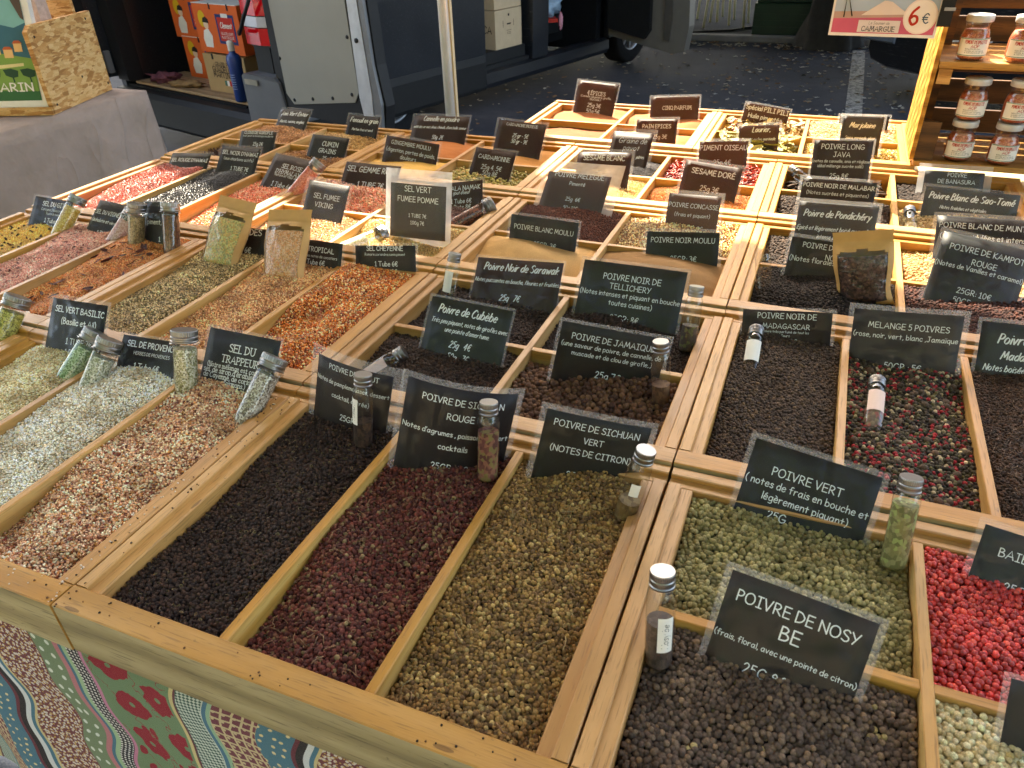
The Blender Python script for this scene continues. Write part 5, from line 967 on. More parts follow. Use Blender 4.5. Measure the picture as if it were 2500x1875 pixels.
for j in range(nz+1):
    for i in range(nx+1):
        x = X0+(X1-X0)*i/nx; q = j/nz; z = ZT-.067-q*.385; v.append((x, .278+.010*q*math.sin(x*19+1)+.005*q*math.sin(x*43+2*q)-.006*math.sin(x*5)*q-.014*q, z-ZT))
b.add(v, [((j+1)*(nx+1)+i, (j+1)*(nx+1)+i+1, j*(nx+1)+i+1, j*(nx+1)+i) for j in range(nz) for i in range(nx)])
tag(b.obj('tablecloth', [M['cloth']], None, True, loc=(0, 0, ZT-.0005)), 'patterned cloth with wavy stripes and red flowers hanging under the trays', 'tablecloth')
t = thing('stall_table', 'wooden trestle table carrying the spice trays under the cloth', 'table', (-.6, 1.3, 0))
b = MB(); b.box((-.985, -.99, ZT-.10), (1.01, .56, ZT-.0715)); b.obj('table_top', [M['wood_face']], t); b = MB(); b.box((-.185, .561, ZT-.10), (1.25, 1.0, ZT-.0715)); b.obj('table_top', [M['wood_face']], t)
for x in (-.95, .1, .94):
    for y in (-.75, .45): b = MB(); b.box((x, y, 0), (x+.06, y+.06, ZT-.1005)); b.obj('leg', [M['wood_face']], t)
b = MB(); b.box((-1.75, .275, .445), (.6, .33, .468), 0, .003); tag(b.obj('yellow_plank', [wood('yellow plank', 'b08838', 'cca450', 'dcb868', .5)]), 'yellow plank below the patterned cloth at the bottom left corner', 'plank')
# ------------------------------------------------------------------ the dark van
vm = Matrix.Rotation(math.radians(-15.9), 4, 'Z'); vm.translation = Vector((-3.055, 3.808, 0))
van = thing('van', 'dark grey van with its rear and side doors open behind the stall', 'van', mat=vm)
def paintmat(name, c, rough=.32):
    t = NT(name); n = t.noise(t.coord(), 3, 4); sc = t.noise(t.coord('Object', (3, 40, 40)), 4, 3); t.set(t.mix(t.ramp(sc, [(.62, (0, 0, 0)), (.7, (.25, .25, .25))]), lin(c), lin('8a8a8a')), t.math('ADD', t.math('MULTIPLY', n, .2), rough-.1), .5, 0); t.bsdf.inputs['Coat Weight'].default_value = .5; t.bsdf.inputs['Coat Roughness'].default_value = .15; return t.m
M['vanpaint'] = paintmat('dark grey van paint', '1d2025'); M['black'] = flat('black plastic', '121315', .6, .35, 0, .2, 30); M['void'] = flat('van lining painted dark for shade', '0c0d10', .8, .2, 0, .2, 10)  # near-black lining puts the shade inside the van into its colour
M['greyplastic'] = flat('grey bumper plastic', '5c5e60', .45, .4, 0, .1, 8); M['panel'] = flat('grey painted hardboard', '8d8b80', .6, .35, 0, .04, 5); M['tyre'] = flat('tyre rubber', '17181a', .85, .2, 0, .2, 60); M['rim'] = flat('alloy rim', '9a9ca0', .35, .5, .7, .08, 20)
def vp(name, parent=van, mats=None, smooth=False, b=None): return b.obj(name, mats, parent, smooth)
# right side: quarter panel with a crease, swept along the length (prism axis is x, so build along x and turn)
def sweep(prof, y0, y1, m=0):
    b = MB(); n = len(prof); v = [(x, y0, z) for x, z in prof]+[(x, y1, z) for x, z in prof]; b.add(v, [tuple(range(n)), tuple(range(2*n-1, n-1, -1))]+[(i, n+i, n+(i+1) % n, (i+1) % n) for i in range(n)], m); return b
side = [(-.06, .17), (-.02, .17), (.005, .22), (.013, .44), (.022, .9), (.018, 1.1), (-.06, 1.85), (-.12, 1.9), (-.16, 1.88), (-.07, 1.0), (-.06, .5)]
vp('side_panel', b=sweep(side, .02, 1.915), mats=[M['vanpaint']])
vp('lower_cladding', b=sweep([(-.03, .172), (.012, .176), (.020, .20), (.026, .38), (.0145, .43), (.0, .43)], .03, 1.90), mats=[M['black']])
vp('front_wing', b=sweep([(-.06, .30), (0, .30), (.01, .55), (.0, .95), (-.25, 1.0), (-.3, .9)], 4.62, 4.9), mats=[M['vanpaint']])
b = MB(); n = 20; arc = [(4.25+.42*math.cos(a), .30+.42*math.sin(a)) for a in [math.pi*i/n for i in range(n+1)]]; top = [(4.62, 1.0), (3.75, 1.0)]
ring = arc+[(3.75, .3), (3.75, 1.0), (4.7, 1.0), (4.7, .3)]; N_ = len(ring); v = [(0.0, y, z) for y, z in ring]+[(-.06, y, z) for y, z in ring]; b.add(v, [tuple(range(N_)), tuple(range(2*N_-1, N_-1, -1))]+[(i, N_+i, N_+(i+1) % N_, (i+1) % N_) for i in range(N_)]); vp('wheel_arch', b=b, mats=[M['vanpaint']])
vp('sill', b=sweep([(-.10, .17), (-.02, .17), (.008, .21), (.004, .285), (-.03, .30), (-.10, .30)], 1.92, 3.74), mats=[M['vanpaint']])
vp('side_step', b=MB().box((-.42, 1.92, .301), (-.032, 2.53, .335)), mats=[M['black']])
vp('pillar', b=sweep([(-.10, .302), (-.005, .302), (.004, .5), (.012, .95), (-.08, 1.88), (-.14, 1.88)], 2.54, 2.76), mats=[M['vanpaint']])
vp('roof', b=MB().box((-1.85, .0, 1.885), (-.10, 3.4, 1.93)), mats=[M['vanpaint']]); vp('left_side', b=MB().box((-1.95, .02, .17), (-1.89, 4.9, 1.884)), mats=[M['vanpaint']])
vp('floor', b=MB().box((-1.885, .03, .28), (-.43, 3.6, .372)), mats=[M['void']]); vp('bulkhead', b=MB().box((-1.88, 1.75, .373), (-.9, 1.79, 1.88)), mats=[M['void']])
vp('nose', b=sweep([(-1.9, .2), (-.07, .2), (-.06, .9), (-.2, 1.05), (-1.7, 1.05), (-1.9, .9)], 4.3, 4.95), mats=[M['vanpaint']]); vp('cab_wall', b=MB().box((-1.885, 3.62, .2), (-.07, 3.7, 1.2)), mats=[M['void']])
b = MB(); b.box((-1.1, 2.85, .373), (-.35, 3.45, .52), 0, .03); b.box((-1.1, 2.80, .50), (-.35, 2.98, 1.15), 0, .04); vp('seat', b=b, mats=[M['black']])
vp('rear_board', b=MB().box((-1.80, .05, .3735), (-.42, .45, .392), 0, .003), mats=[wood('old plywood', '7a6248', '96795a', 'a88e70', .7)])
# rear frame, bumper, lamp
b = MB(); b.box((-.17, .0, .60), (-.02, .12, 1.9)); vp('rear_post', b=b, mats=[M['black']]); b = MB(); b.box((-1.94, .0, .40), (-1.80, .12, 1.9)); vp('rear_post', b=b, mats=[M['black']])
b = MB(); b.box((-1.9, -.08, .13), (-.23, .10, .36), 0, .03); vp('rear_step', b=b, mats=[M['black']])
b = MB(); pr = [(.0, .30), (.09, .33), (.11, .45), (.09, .58), (.06, .61), (-.2, .615), (-.22, .60), (-.22, .30)]; b.add([(x, -.09+.25*max(0, x+.02), z) for x, z in pr]+[(x, .28, z) for x, z in pr], [tuple(range(8)), tuple(range(15, 7, -1))]+[(i, 8+i, 8+(i+1) % 8, (i+1) % 8) for i in range(8)]); vp('bumper_corner', b=b, mats=[M['greyplastic']])
b = MB(); b.box((-.20, -.092, .555), (-.08, -.085, .585)); vp('reflector', b=b, mats=[flat('pale reflector', '8a8472', .4)])
def lampmat(name, c, e=0):
    t = NT(name); wv = t.new('TexWave', bands_direction='Z'); t.link(t.coord(), wv.inputs['Vector']); wv.inputs['Scale'].default_value = 60; t.set(t.mix(t.math('MULTIPLY', wv.outputs['Fac'], .35), lin(c), tuple(v*.35 for v in lin(c))), .12, .6); t.bsdf.inputs['Coat Weight'].default_value = 1.0; return t.m
LR, LW_ = lampmat('red lamp', 'd8101c'), lampmat('clear lamp', 'c8ccd0')
lamp = vp('tail_lamp', b=MB().box((-.17, -.012, .76), (.050, -.001, 1.28)), mats=[M['black']])
for z0, z1, m_ in ((.775, .865, LR), (.870, .925, LW_), (.930, 1.06, LR), (1.065, 1.26, LR)):
    b = MB(); pr = [(-.165, -.014), (-.16, -.045), (-.01, -.060), (.055, -.035), (.075, .03), (.055, .06), (.03, -.012)]; b.add([(x, y, z0) for x, y in pr]+[(x, y, z1) for x, y in pr], [tuple(range(6, -1, -1)), tuple(range(7, 14))]+[(i, (i+1) % 7, 7+(i+1) % 7, 7+i) for i in range(7)]); b.obj('lamp_lens', [m_], lamp, False)
# rear door swung right round to the side
door = vp('rear_door', b=sweep([(.07, .425), (.93, .40), (.96, .55), (.925, .75), (.88, 1.85), (.10, 1.85), (.06, 1.2), (.055, .6)], -.045, .02), mats=[M['black']])
def plate(pts, y, th=.004):
    b = MB(); n = len(pts); b.add([(x, y, z) for x, z in pts]+[(x, y-th, z) for x, z in pts], [tuple(range(n-1, -1, -1)), tuple(range(n, 2*n))]+[((i+1) % n, i, n+i, n+(i+1) % n) for i in range(n)]); return b
pb = [(.135, .53), (.19, .475), (.725, .545), (.765, .60), (.75, 1.1), (.735, 1.75), (.13, 1.75), (.125, 1.0)]
pan = plate(pb, -.047, .005).obj('inner_panel', [M['panel']], door)
for x, z in ((.20, .50), (.37, .525), (.545, .548), (.71, .585), (.735, .87), (.135, .72), (.72, 1.15), (.14, 1.05)):
    b = MB(); b.lathe([(.011, -.003), (.009, .003), (.004, .005)], 10); o = b.obj('panel_clip', [M['black']], door, True, loc=(x, -.053, z), rot=(math.pi/2, 0, 0))
plate([(.775, .58), (.80, .44), (.86, .42), (.875, .60), (.85, 1.0), (.83, 1.75), (.765, 1.75), (.775, 1.0)], -.047, .012).obj('door_edge', [flat('bare painted door edge', 'b4b8bc', .35, .5, .1, .15, 12)], door)
plate([(.885, .43), (.93, .42), (.945, .56), (.915, .75), (.87, 1.75), (.85, 1.75), (.87, 1.0), (.89, .6)], -.047, .02).obj('door_seal', [flat('grey door flange', '6a6c6e', .4, .5, .1, .15, 12)], door)
b = MB(); b.box((.70, -.075, .415), (.80, -.047, .46), 0, .008); b.obj('door_latch', [M['rim']], door)
b = MB(); b.lathe([(.012, -.002), (.012, .004)], 12); b.obj('edge_plug', [M['black']], door, True, loc=(.812, -.061, .86), rot=(math.pi/2, 0, 0))
b = MB(); b.tube([(-.175, -.075, .84), (-.14, -.10, .835), (-.08, -.12, .87), (-.02, -.13, .93), (.03, -.12, 1.0), (.06, -.08, 1.1)], .011, 8); vp('door_check_cable', b=b, mats=[M['black']], smooth=True)
ld = vp('rear_door', b=MB().box((-2.02, -.80, .42), (-1.951, .10, 1.85), 0, .02), mats=[M['vanpaint']])
MB().box((-1.949, -.74, .50), (-1.940, -.10, 1.80)).obj('inner_panel', [M['black']], ld); MB().box((-1.948, -.06, .45), (-1.925, -.02, .60), 0, .004).obj('hinge', [M['rim']], ld); MB().box((-2.021, -.815, .42), (-1.955, -.801, 1.85)).obj('door_seal', [M['black']], ld)
# front passenger door, open
fd = vp('front_door', b=sweep([(0.02, .33), (.70, .22), (.80, .25), (.83, .45), (.80, .9), (.74, 1.8), (.05, 1.8)], 3.70, 3.80), mats=[flat('bronze grey door edge', '6c6862', .4, .5, .1, .1, 10)])
plate([(.03, .40), (.42, .33), (.47, .40), (.46, .9), (.42, 1.2), (.03, 1.2)], 3.698, .05).obj('door_card', [M['black']], fd); plate([(.60, .33), (.655, .32), (.67, .5), (.64, 1.0), (.58, 1.0), (.59, .5)], 3.698, .012).obj('door_recess', [flat('brown grey recess', '4c4844', .5)], fd)
# front wheel
def make_wheel(y):
    w_ = vp('wheel', b=MB().lathe([(.20, -.10), (.30, -.105), (.325, -.08), (.33, -.02), (.33, .05), (.32, .09), (.295, .105), (.21, .10)], 40, 0, False), mats=[M['tyre']], smooth=True); w_.location = (-.14, y, .33); w_.rotation_euler = (0, math.pi/2, 0)
    MB().lathe([(.0, .04), (.06, .085), (.07, .06), (.07, .02)], 24, 0, False).obj('hub', [M['rim']], w_, True); MB().lathe([(.185, -.08), (.19, .05), (.205, .095), (.215, .09), (.21, .04), (.20, -.09)], 40, 0, False).obj('rim', [M['rim']], w_, True); MB().lathe([(.0, .0), (.19, .0)], 24, 0, False).obj('brake_disc', [M['black']], w_)
    for i in range(9):
        a = 2*math.pi*i/9; b = MB(); b.box((.06, -.012, .05), (.20, .012, .085), 0, .004); b.obj('spoke', [M['rim']], w_, rot=(0, 0, a))
make_wheel(4.25); make_wheel(.95)

# ------------------------------------------------------------------ boxes and things in the van
def vloc(x, y, z): return vm @ Vector((x, y, z))
def printmat(name, c): return flat(name, c, .75, .2, 0, .05, 20)
M['orange'] = printmat('orange box print', 'd0602c'); M['cardboard'] = printmat('brown cardboard', 'a88a5e'); M['carton'] = printmat('pale carton', 'c0a888'); M['white_p'] = printmat('white print on card', 'd8d4c8'); M['yellow_p'] = printmat('yellow print', 'd0a828'); M['blue_p'] = printmat('navy print', '283a64'); M['red_p'] = printmat('red print', 'b83428'); M['black_p'] = printmat('black print', '2c241e')
def decal(poly, y, name, mat, parent):      # flat print on the face that looks to -y
    n = len(poly); me = mesh(name, [(x, y, z) for x, z in poly], [tuple(range(n))], [mat]); return obj(name, me, parent)
def disc(cx, cz, r, n=20, sx=1): return [(cx+sx*r*math.cos(2*math.pi*i/n), cz+r*math.sin(2*math.pi*i/n)) for i in range(n)]
def line_text(parent, text, x, y, z, width, sty, mat, name='print', hmax=1):
    nat = text_width(text, sty); s = min(width/nat, hmax); tb = MB(); add_text(tb, text, x-width/2, z, s, sty, lambda a, b_, q: (a, y-q, b_), 0, width/(nat*s)); return tb.obj(name, [mat], parent)
def rum_box(label, x, y, z, rz, w=.46, h=.275):
    p = vloc(x, y, z); t = thing('drinks_box', label, 'box', p, math.radians(-15.9)+rz, 'orange printed boxes in the van')
    body = MB().box((0, 0, 0), (w, .34, h)).obj('carton_body', [M['orange']], t); MB().box((.002, -.003, h), (w-.002, .34, h+.004)).obj('flap', [M['white_p']], t)
    decal(disc(.085, .20, .05, 20, .8), -.0008, 'fruit_print', M['yellow_p'], t); decal([(.07, .03), (.15, .03), (.165, .10), (.13, .145), (.08, .13), (.06, .08)], -.0012, 'figure_print', M['white_p'], t)
    decal(disc(.118, .165, .026), -.0016, 'face_print', printmat('pale print', 'd8b898'), t); decal([(.085, .18), (.155, .175), (.15, .20), (.125, .215), (.095, .205)], -.002, 'hat_print', M['black_p'], t)
    decal([(.235, .06), (.43, .06), (.43, .235), (.235, .235)], -.0008, 'label_border', M['blue_p'], t); decal([(.30, .055), (.37, .055), (.37, .24), (.30, .24)], -.0012, 'label_stripe', M['white_p'], t); decal([(.252, .078), (.413, .078), (.413, .217), (.252, .217)], -.0016, 'label_field', M['red_p'], t)
    line_text(t, "Clement", .333, -.0022, .155, .12, 'script', M['white_p'], 'brand_print'); line_text(t, "GUADELOUPE", .333, -.0022, .115, .13, 'comic', M['white_p'], 'place_print'); line_text(t, "MARTINIQUE", .333, -.0022, .092, .13, 'comic', M['white_p'], 'place_print')
    for q in (.19, .38): MB().box((q, -.004, h-.03), (q+.012, -.0005, h+.006)).obj('handle_slot', [M['black']], t)
rum_box('orange drinks box at the top left in the open van', -1.62, .36, .662, .03); rum_box('orange drinks box below, standing on the van floor', -1.56, .36, .393, .05)
rum_box('orange drinks box at the top right beside the tail lamp', -1.02, .17, .640, .02, .48, .29)
p = vloc(-1.0, .155, .393); t = thing('drinks_box', 'brown cardboard box printed GUADELOUPE MARTINIQUE in the van', 'box', p, math.radians(-14), None)
MB().box((0, 0, 0), (.44, .34, .235)).obj('carton_body', [M['cardboard']], t); line_text(t, "- GRAND PAYS -", .22, -.0012, .165, .24, 'slab', M['black_p']); line_text(t, "GUADELOUPE", .22, -.0012, .128, .28, 'bold', M['black_p']); line_text(t, "MARTINIQUE", .22, -.0012, .094, .28, 'bold', M['black_p'])
for i, m_ in enumerate((flat('flag green', '2e5a4a'), M['white_p'], M['red_p'])): decal([(.185+.025*i, .045), (.21+.025*i, .045), (.21+.025*i, .078), (.185+.025*i, .078)], -.0012, 'flag_print', m_, t)
for q in (.10, .32): MB().box((q, -.004, .205), (q+.014, -.0005, .241)).obj('handle_slot', [M['black']], t)
t = thing('cleaner_bottle', 'blue plastic bottle with white cap standing by the van bumper', 'bottle', vloc(-.50, .06, .393)); M['bluep'] = flat('blue plastic', '1c3a78', .3, .5, 0, .1, 10)
MB().lathe([(.038, 0), (.043, .01), (.042, .20), (.047, .25), (.04, .275), (.02, .29), (.018, .30)], 24).obj('bottle_body', [M['bluep']], t, True); MB().lathe([(.02, .301), (.022, .305), (.020, .345), (.016, .36)], 16).obj('bottle_cap', [M['white_p']], t, True)
for i in range(7): b = MB(); b.lathe([(.0437, .08+.014*i), (.0437, .084+.014*i)], 8, 0, False, (-2.2, -1.2)); b.obj('label_line', [flat('pale blue print', '8a9cc0')], t)
def blob(name, label, cat, loc, s, mat, seed, fr=3, amp=.45):
    v = [Vector((p.x*2*s[0], p.y*2*s[1], p.z*2*s[2]))*(1+amp*mnoise.noise(p.normalized()*fr+Vector((seed, 0, 0)))) for p in v2]; o = obj(name, mesh(name, v, f2, [mat], True), None, loc); return tag(o, label, cat)
blob('rag', 'crumpled maroon and white rag on the van floor', 'rag', vloc(-1.55, .15, .42), (.13, .06, .035), flat('maroon rag', '6a4048', .9, .1, 0, .5, 25), 2, 5, .9); blob('sack', 'crumpled brown paper on the plywood in the van', 'paper', vloc(-1.25, .13, .41), (.14, .05, .022), flat('brown paper', '8a6c48', .9, .1, 0, .3, 25), 5, 6, .8)
blob('jacket', 'dark blue jacket heaped in the back of the van', 'jacket', vloc(-1.72, .8, .75), (.25, .2, .45), flat('navy cloth', '141c38', .9, .1, 0, .3, 12), 8, 4, .6)
def carton(label, x, y, z, h):
    t = thing('carton', label, 'box', vloc(x, y, z), math.radians(-15.9), 'pale cartons at the side door'); MB().box((-.36, 0, 0), (0, .34, h)).obj('carton_body', [M['carton']], t)
    tb = MB(); add_text(tb, "CA", -.12, h*.42, .05, 'bold', lambda a, b_, q: (a, -.0006-q, b_)); tb.obj('letter_print', [M['black_p']], t)
    for k_, (u0, v0, u1, v1) in enumerate(((.10, .55, .105, .72), (.235, .55, .24, .72), (.15, .60, .20, .64), (.145, .45, .205, .46), (.15, .40, .20, .41), (.15, .36, .20, .37), (.165, .82, .185, .88))):
        obj('icon_print', mesh('icon_print', [(.0006, u0, v0*h), (.0006, u1, v0*h), (.0006, u1, v1*h), (.0006, u0, v1*h)], [(0, 1, 2, 3)], [M['black_p']]), t)
    b = MB(); b.box((-.2, -.0005, h), (-.16, .3405, h+.0008)); b.obj('tape', [flat('brown tape', '96774c', .3)], t)
carton('lower pale carton standing in the side door of the van', -.06, 2.13, .373+.05, .28); carton('upper pale carton stacked in the side door of the van', -.07, 2.14, .373+.335, .26)
tag(MB().box((-.4, 1.95, .336), (-.05, 2.5, .4225)).obj('step_crate', [M['black']], None, mat=vm), 'black crate under the cartons in the side door', 'crate')
t = obj('book', MB().box((-.11, -.08, 0), (.11, .08, .03), 0, .002).mesh('book', [M['red_p']]), None, vloc(-.18, 2.95, .522), (0, 0, .5)); tag(t, 'red book lying on the front seat of the van', 'book')
blob('plastic_bag', 'pale blue plastic bag on the front seat of the van', 'bag', vloc(-.25, 3.02, .63), (.15, .12, .10), flat('pale blue plastic', '8aa4b8', .3, .5, 0, .3, 15), 4, 5, .7); blob('cloth_strip', 'pink cloth strip hanging off the van seat', 'cloth', vloc(-.08, 3.06, .52), (.02, .02, .07), flat('pink cloth', 'c88898', .8), 3)

# ------------------------------------------------------------------ beyond the van: pavement things and a parked car
M['legs'] = flat('cream tube', 'b4ac88', .5, .4, 0, .1, 10); M['greencrate'] = flat('dark green plastic', '123426', .5, .4, 0, .2, 6)
def bchair(x, y, lab):
    t = thing('garden_chair', lab, 'chair', (x, y, .05), 0, 'cream tube chairs on the pavement')
    for dx in (-.2, .2):
        for dy in (-.2, .2): MB().tube([(dx*1.15, dy*1.15, 0), (dx, dy, .45)], .014, 8).obj('leg', [M['legs']], t, True)
    MB().box((-.22, -.22, .445), (.22, .22, .465), 0, .006).obj('seat', [M['legs']], t); MB().box((-.22, .19, .5), (.22, .215, .85), 0, .006).obj('backrest', [M['legs']], t)
for i, (x, y) in enumerate(((-1.70, 10.6), (-1.52, 10.35), (-1.32, 10.1))): bchair(x, y, ('farthest', 'middle', 'nearest')[i]+' cream tube chair of the row on the pavement')
t = thing('plastic_crate', 'dark green plastic crate standing on the kerb', 'crate', (-.55, 9.75, .05)); MB().box((-.4, -.27, 0), (.4, .27, .32), 0, .01).obj('crate_body', [M['greencrate']], t)
for i in range(4): MB().box((-.39, -.276, .05+.065*i), (.39, -.2705, .085+.065*i)).obj('rib', [M['greencrate']], t)
t = thing('plastic_crate', 'dark green plastic crate stacked on the other crate', 'crate', (-.53, 9.77, .372)); MB().box((-.4, -.27, 0), (.4, .27, .32), 0, .01).obj('crate_body', [M['greencrate']], t)
for i in range(4): MB().box((-.39, -.276, .05+.065*i), (.39, -.2705, .085+.065*i)).obj('rib', [M['greencrate']], t)
nv = []; nf = []; nn = 28; mm = 14
for j in range(mm+1):
    q = j/mm; z = .8*q
    for i in range(nn):
        a = 2*math.pi*i/nn; r_ = (.30-.20*q)*(1+.14*math.sin(a*5+q*3)+.1*math.sin(a*3-q*5))+.02; nv.append((r_*math.cos(a), r_*.7*math.sin(a), z))
nf = [(j*nn+i, j*nn+(i+1) % nn, (j+1)*nn+(i+1) % nn, (j+1)*nn+i) for j in range(mm) for i in range(nn)]+[tuple(range(mm*nn, (mm+1)*nn))]
tag(obj('cloth_bag', mesh('cloth_bag', nv, nf, [flat('grey canvas', '3c3b3a', .9, .1, 0, .15, 15, .002)], True), None, (-.12, 9.1, .004)), 'grey canvas cover hanging down beside the green crates', 'bag')
tag(MB().tube([(-2.2, 9.6, .06), (-1.7, 9.45, .06), (-1.2, 9.7, .06), (-.95, 10.1, .06), (-.7, 10.9, .06)], .012, 6).obj('cable', [M['black']], None, True), 'black cable lying across the pavement', 'cable')
car = thing('parked_car', 'dark parked car at the upper right with only its lower rear corner in view', 'car', (.18, 7.05, 0), math.radians(-47))
pr = [(.0, .34), (.05, .26), (.25, .22), (1.7, .22), (1.8, .3), (1.82, .8), (1.6, .95), (.2, .95), (.02, .8)]
def swz(pr, y0, y1, b=None):
    b = b or MB(); n = len(pr); b.add([(x, y0, z) for x, z in pr]+[(x, y1, z) for x, z in pr], [tuple(range(n)), tuple(range(2*n-1, n-1, -1))]+[(i, n+i, n+(i+1) % n, (i+1) % n) for i in range(n)]); return b
cp = paintmat('black car paint', '17181b')
def lofted(prof, ys, sc, m):
    b = MB(); n = len(prof); cx, cz = .91, .55
    v = [(cx+(x-cx)*s, y, cz+(z-cz)*s) for y, s in zip(ys, sc) for x, z in prof]
    b.add(v, [tuple(range(n)), tuple(range(len(v)-1, len(v)-1-n, -1))]+[(k*n+i, (k+1)*n+i, (k+1)*n+(i+1) % n, k*n+(i+1) % n) for k in range(len(ys)-1) for i in range(n)]); return b
lofted(pr, [-.06, .0, .15, 2.0, 3.9, 4.1], [.88, .95, 1, 1, .97, .85], 0).obj('car_body', [cp], car); lofted([(.2, .95), (1.6, .95), (1.45, 1.42), (.35, 1.42)], [.25, .6, 2.4, 3.0], [1, 1, 1, .75], 0).obj('cabin', [flat('tinted glass', '0e1012', .1, .6)], car)
MB().box((.02, -.08, .42), (.36, -.05, .58), 0, .012).obj('bumper_reflection', [flat('pale bumper reflection', '6c7684', .4)], car); MB().box((.03, -.075, .7), (.3, -.045, .86), 0, .012).obj('tail_lamp', [LR], car); MB().box((.65, -.075, .5), (1.17, -.06, .62)).obj('number_plate', [M['white_p']], car)  # pale block with the bumper corner's reflection put into its colour
for x in (.12, 1.7):
    for y in (.85, 3.3): o = MB().lathe([(.0, -.09), (.2, -.1), (.30, -.1), (.32, -.06), (.32, .06), (.30, .1), (.2, .1), (.0, .09)], 32, 0, False).obj('wheel', [M['tyre']], car, True, loc=(x, y, .32), rot=(0, math.pi/2, 0))

# ------------------------------------------------------------------ the post behind the stall
t = thing('awning_post', 'pale metal awning post standing behind the trays', 'post', (-1.312, 2.6, 0)); MB().lathe([(.022, .02), (.022, 2.6)], 20).obj('post_tube', [flat('white lacquered metal', 'e4e2dc', .3, .5, .3, .05, 30)], t, True); MB().box((-.12, -.12, 0), (.12, .12, .019), 0, .004).obj('foot_plate', [M['steel']], t); MB().box((.021, -.008, .02), (.027, .008, 2.59)).obj('post_warm_side', [flat('ochre strip', 'c8b08a', .4)], t)  # ochre strip puts the warm light on the post's right side into colour
# ------------------------------------------------------------------ left table with the OSB display
def grey_cloth():
    t = NT('grey table cloth'); c = t.coord(); n = t.noise(c, 5, 4, .6); f_ = t.noise(c, 700, 2); t.set(t.ramp(n, [(.3, lin('978577')), (.7, lin('a89487'))]), .9, .15); rg_ = t.noise(t.coord('Object', (1, 1.6, .45)), 4.3, 1, .5); rdg = t.math('POWER', t.math('SUBTRACT', 1.0, t.math('MULTIPLY', t.math('ABSOLUTE', t.math('SUBTRACT', rg_, .5)), 2.0)), 22.0)
    t.bump(t.math('ADD', t.math('ADD', t.math('MULTIPLY', f_, .02), t.math('MULTIPLY', rdg, .22)), t.math('MULTIPLY', t.noise(c, 5, 4, .55), 1.0)), .6, .04); return t.m
ZB = ZT-.12
t = thing('display_table', 'table under a plain grey cloth at the left', 'table', (-3.4, 1.9, 0))
b = MB(); b.box((-.62, -1.2, ZB-.03), (.60, .62, ZB-.006)); b.obj('table_top', [M['wood_face']], t)
for x in (-.55, .5):
    for y in (-1.1, .5): b = MB(); b.box((x, y, 0), (x+.05, y+.05, ZB-.031)); b.obj('leg', [M['wood_face']], t)
# draped cloth: top sheet and skirt with folds on the right and far side
b = MB(); nu = 90; skirt = []
edge = [(.645, -1.25+1.9*i/60) for i in range(61)]+[(.645-1.27*i/40, .65) for i in range(1, 41)]
rows = 14; v = []
for j in range(rows+1):
    q = j/rows
    for i, (x, y) in enumerate(edge):
        nx_, ny_ = (1, 0) if i <= 60 else (0, 1)
        if 54 <= i <= 64: a = (i-54)/10*math.pi/2; nx_, ny_ = math.cos(a), math.sin(a)
        w_ = q*(.025+.030*math.sin(i*.42+1.9*math.sin(i*.11))+.012*math.sin(i*1.1+4*q)+.03*q)
        v.append((x+nx_*w_, y+ny_*w_, ZB-q*(ZB-.03)-.002*(1-q)))
ne = len(edge); f = [((j+1)*ne+i, j*ne+i, j*ne+i+1, (j+1)*ne+i+1) for j in range(rows) for i in range(ne-1)]
k = len(v); v += [(-.625, -1.25, ZB), (-.625, .65, ZB)]; f.append(tuple([k]+list(range(0, ne))))
b.add(v, [tuple(reversed(q)) if len(q) == 4 else q for q in f]); o = b.obj('grey_tablecloth', [grey_cloth()], None, True, loc=(-3.4, 1.9, .0)); tag(o, 'plain grey cloth draped over the left table', 'tablecloth')
def osb():
    t = NT('OSB board'); cols = None; acc = None
    for i, (sc, rot) in enumerate(((22, .4), (26, 1.3), (30, 2.2))):
        mp = t.new('Mapping'); t.link(t.coord(), mp.inputs[0]); mp.inputs['Rotation'].default_value = (rot*1.1, 0, .32); mp.inputs['Scale'].default_value = (.6, 1, 3.4); dn = t.noise(mp.outputs[0], 9, 2, .5, 1); ad = t.new('VectorMath', operation='ADD'); t.link(mp.outputs[0], ad.inputs[0]); sc_ = t.new('VectorMath', operation='SCALE'); t.link(dn, sc_.inputs[0]); sc_.inputs['Scale'].default_value = .05; t.link(sc_.outputs[0], ad.inputs[1])
        vo = t.new('TexVoronoi'); t.link(ad.outputs[0], vo.inputs['Vector']); vo.inputs['Scale'].default_value = sc; sp = t.new('SeparateColor'); t.link(vo.outputs['Color'], sp.inputs[0])
        c = t.ramp(sp.outputs[0], [(0, lin('9a6a38')), (.3, lin('c08c50')), (.6, lin('cfa468')), (1, lin('dcb47c'))]); acc = c if acc is None else t.mix(t.math('GREATER_THAN', sp.outputs[1], .55), acc, c)
    g = t.noise(t.coord('Object', (60, 200, 300)), 1.0, 2); acc = t.mix(t.ramp(g, [(.55, (0, 0, 0)), (.72, (.5, .5, .5))]), acc, lin('8a5c30'))
    t.set(acc, .6, .3); t.bump(t.noise(t.coord(), 120, 3), .4, .002); return t.m
M['osb'] = osb()
rk = thing('poster_rack', 'OSB board rack holding posters on the grey table', 'rack', (-2.773, 2.102, ZB+.001), 0)
dv = Vector((-2.915+2.773, 2.52-2.102, 0)); dvn = dv.normalized(); pn = Vector((dvn.y, -dvn.x, 0))      # pn looks to the trays
def rp(a, z, o=0): p = dvn*a+pn*o; return (p.x, p.y, z)
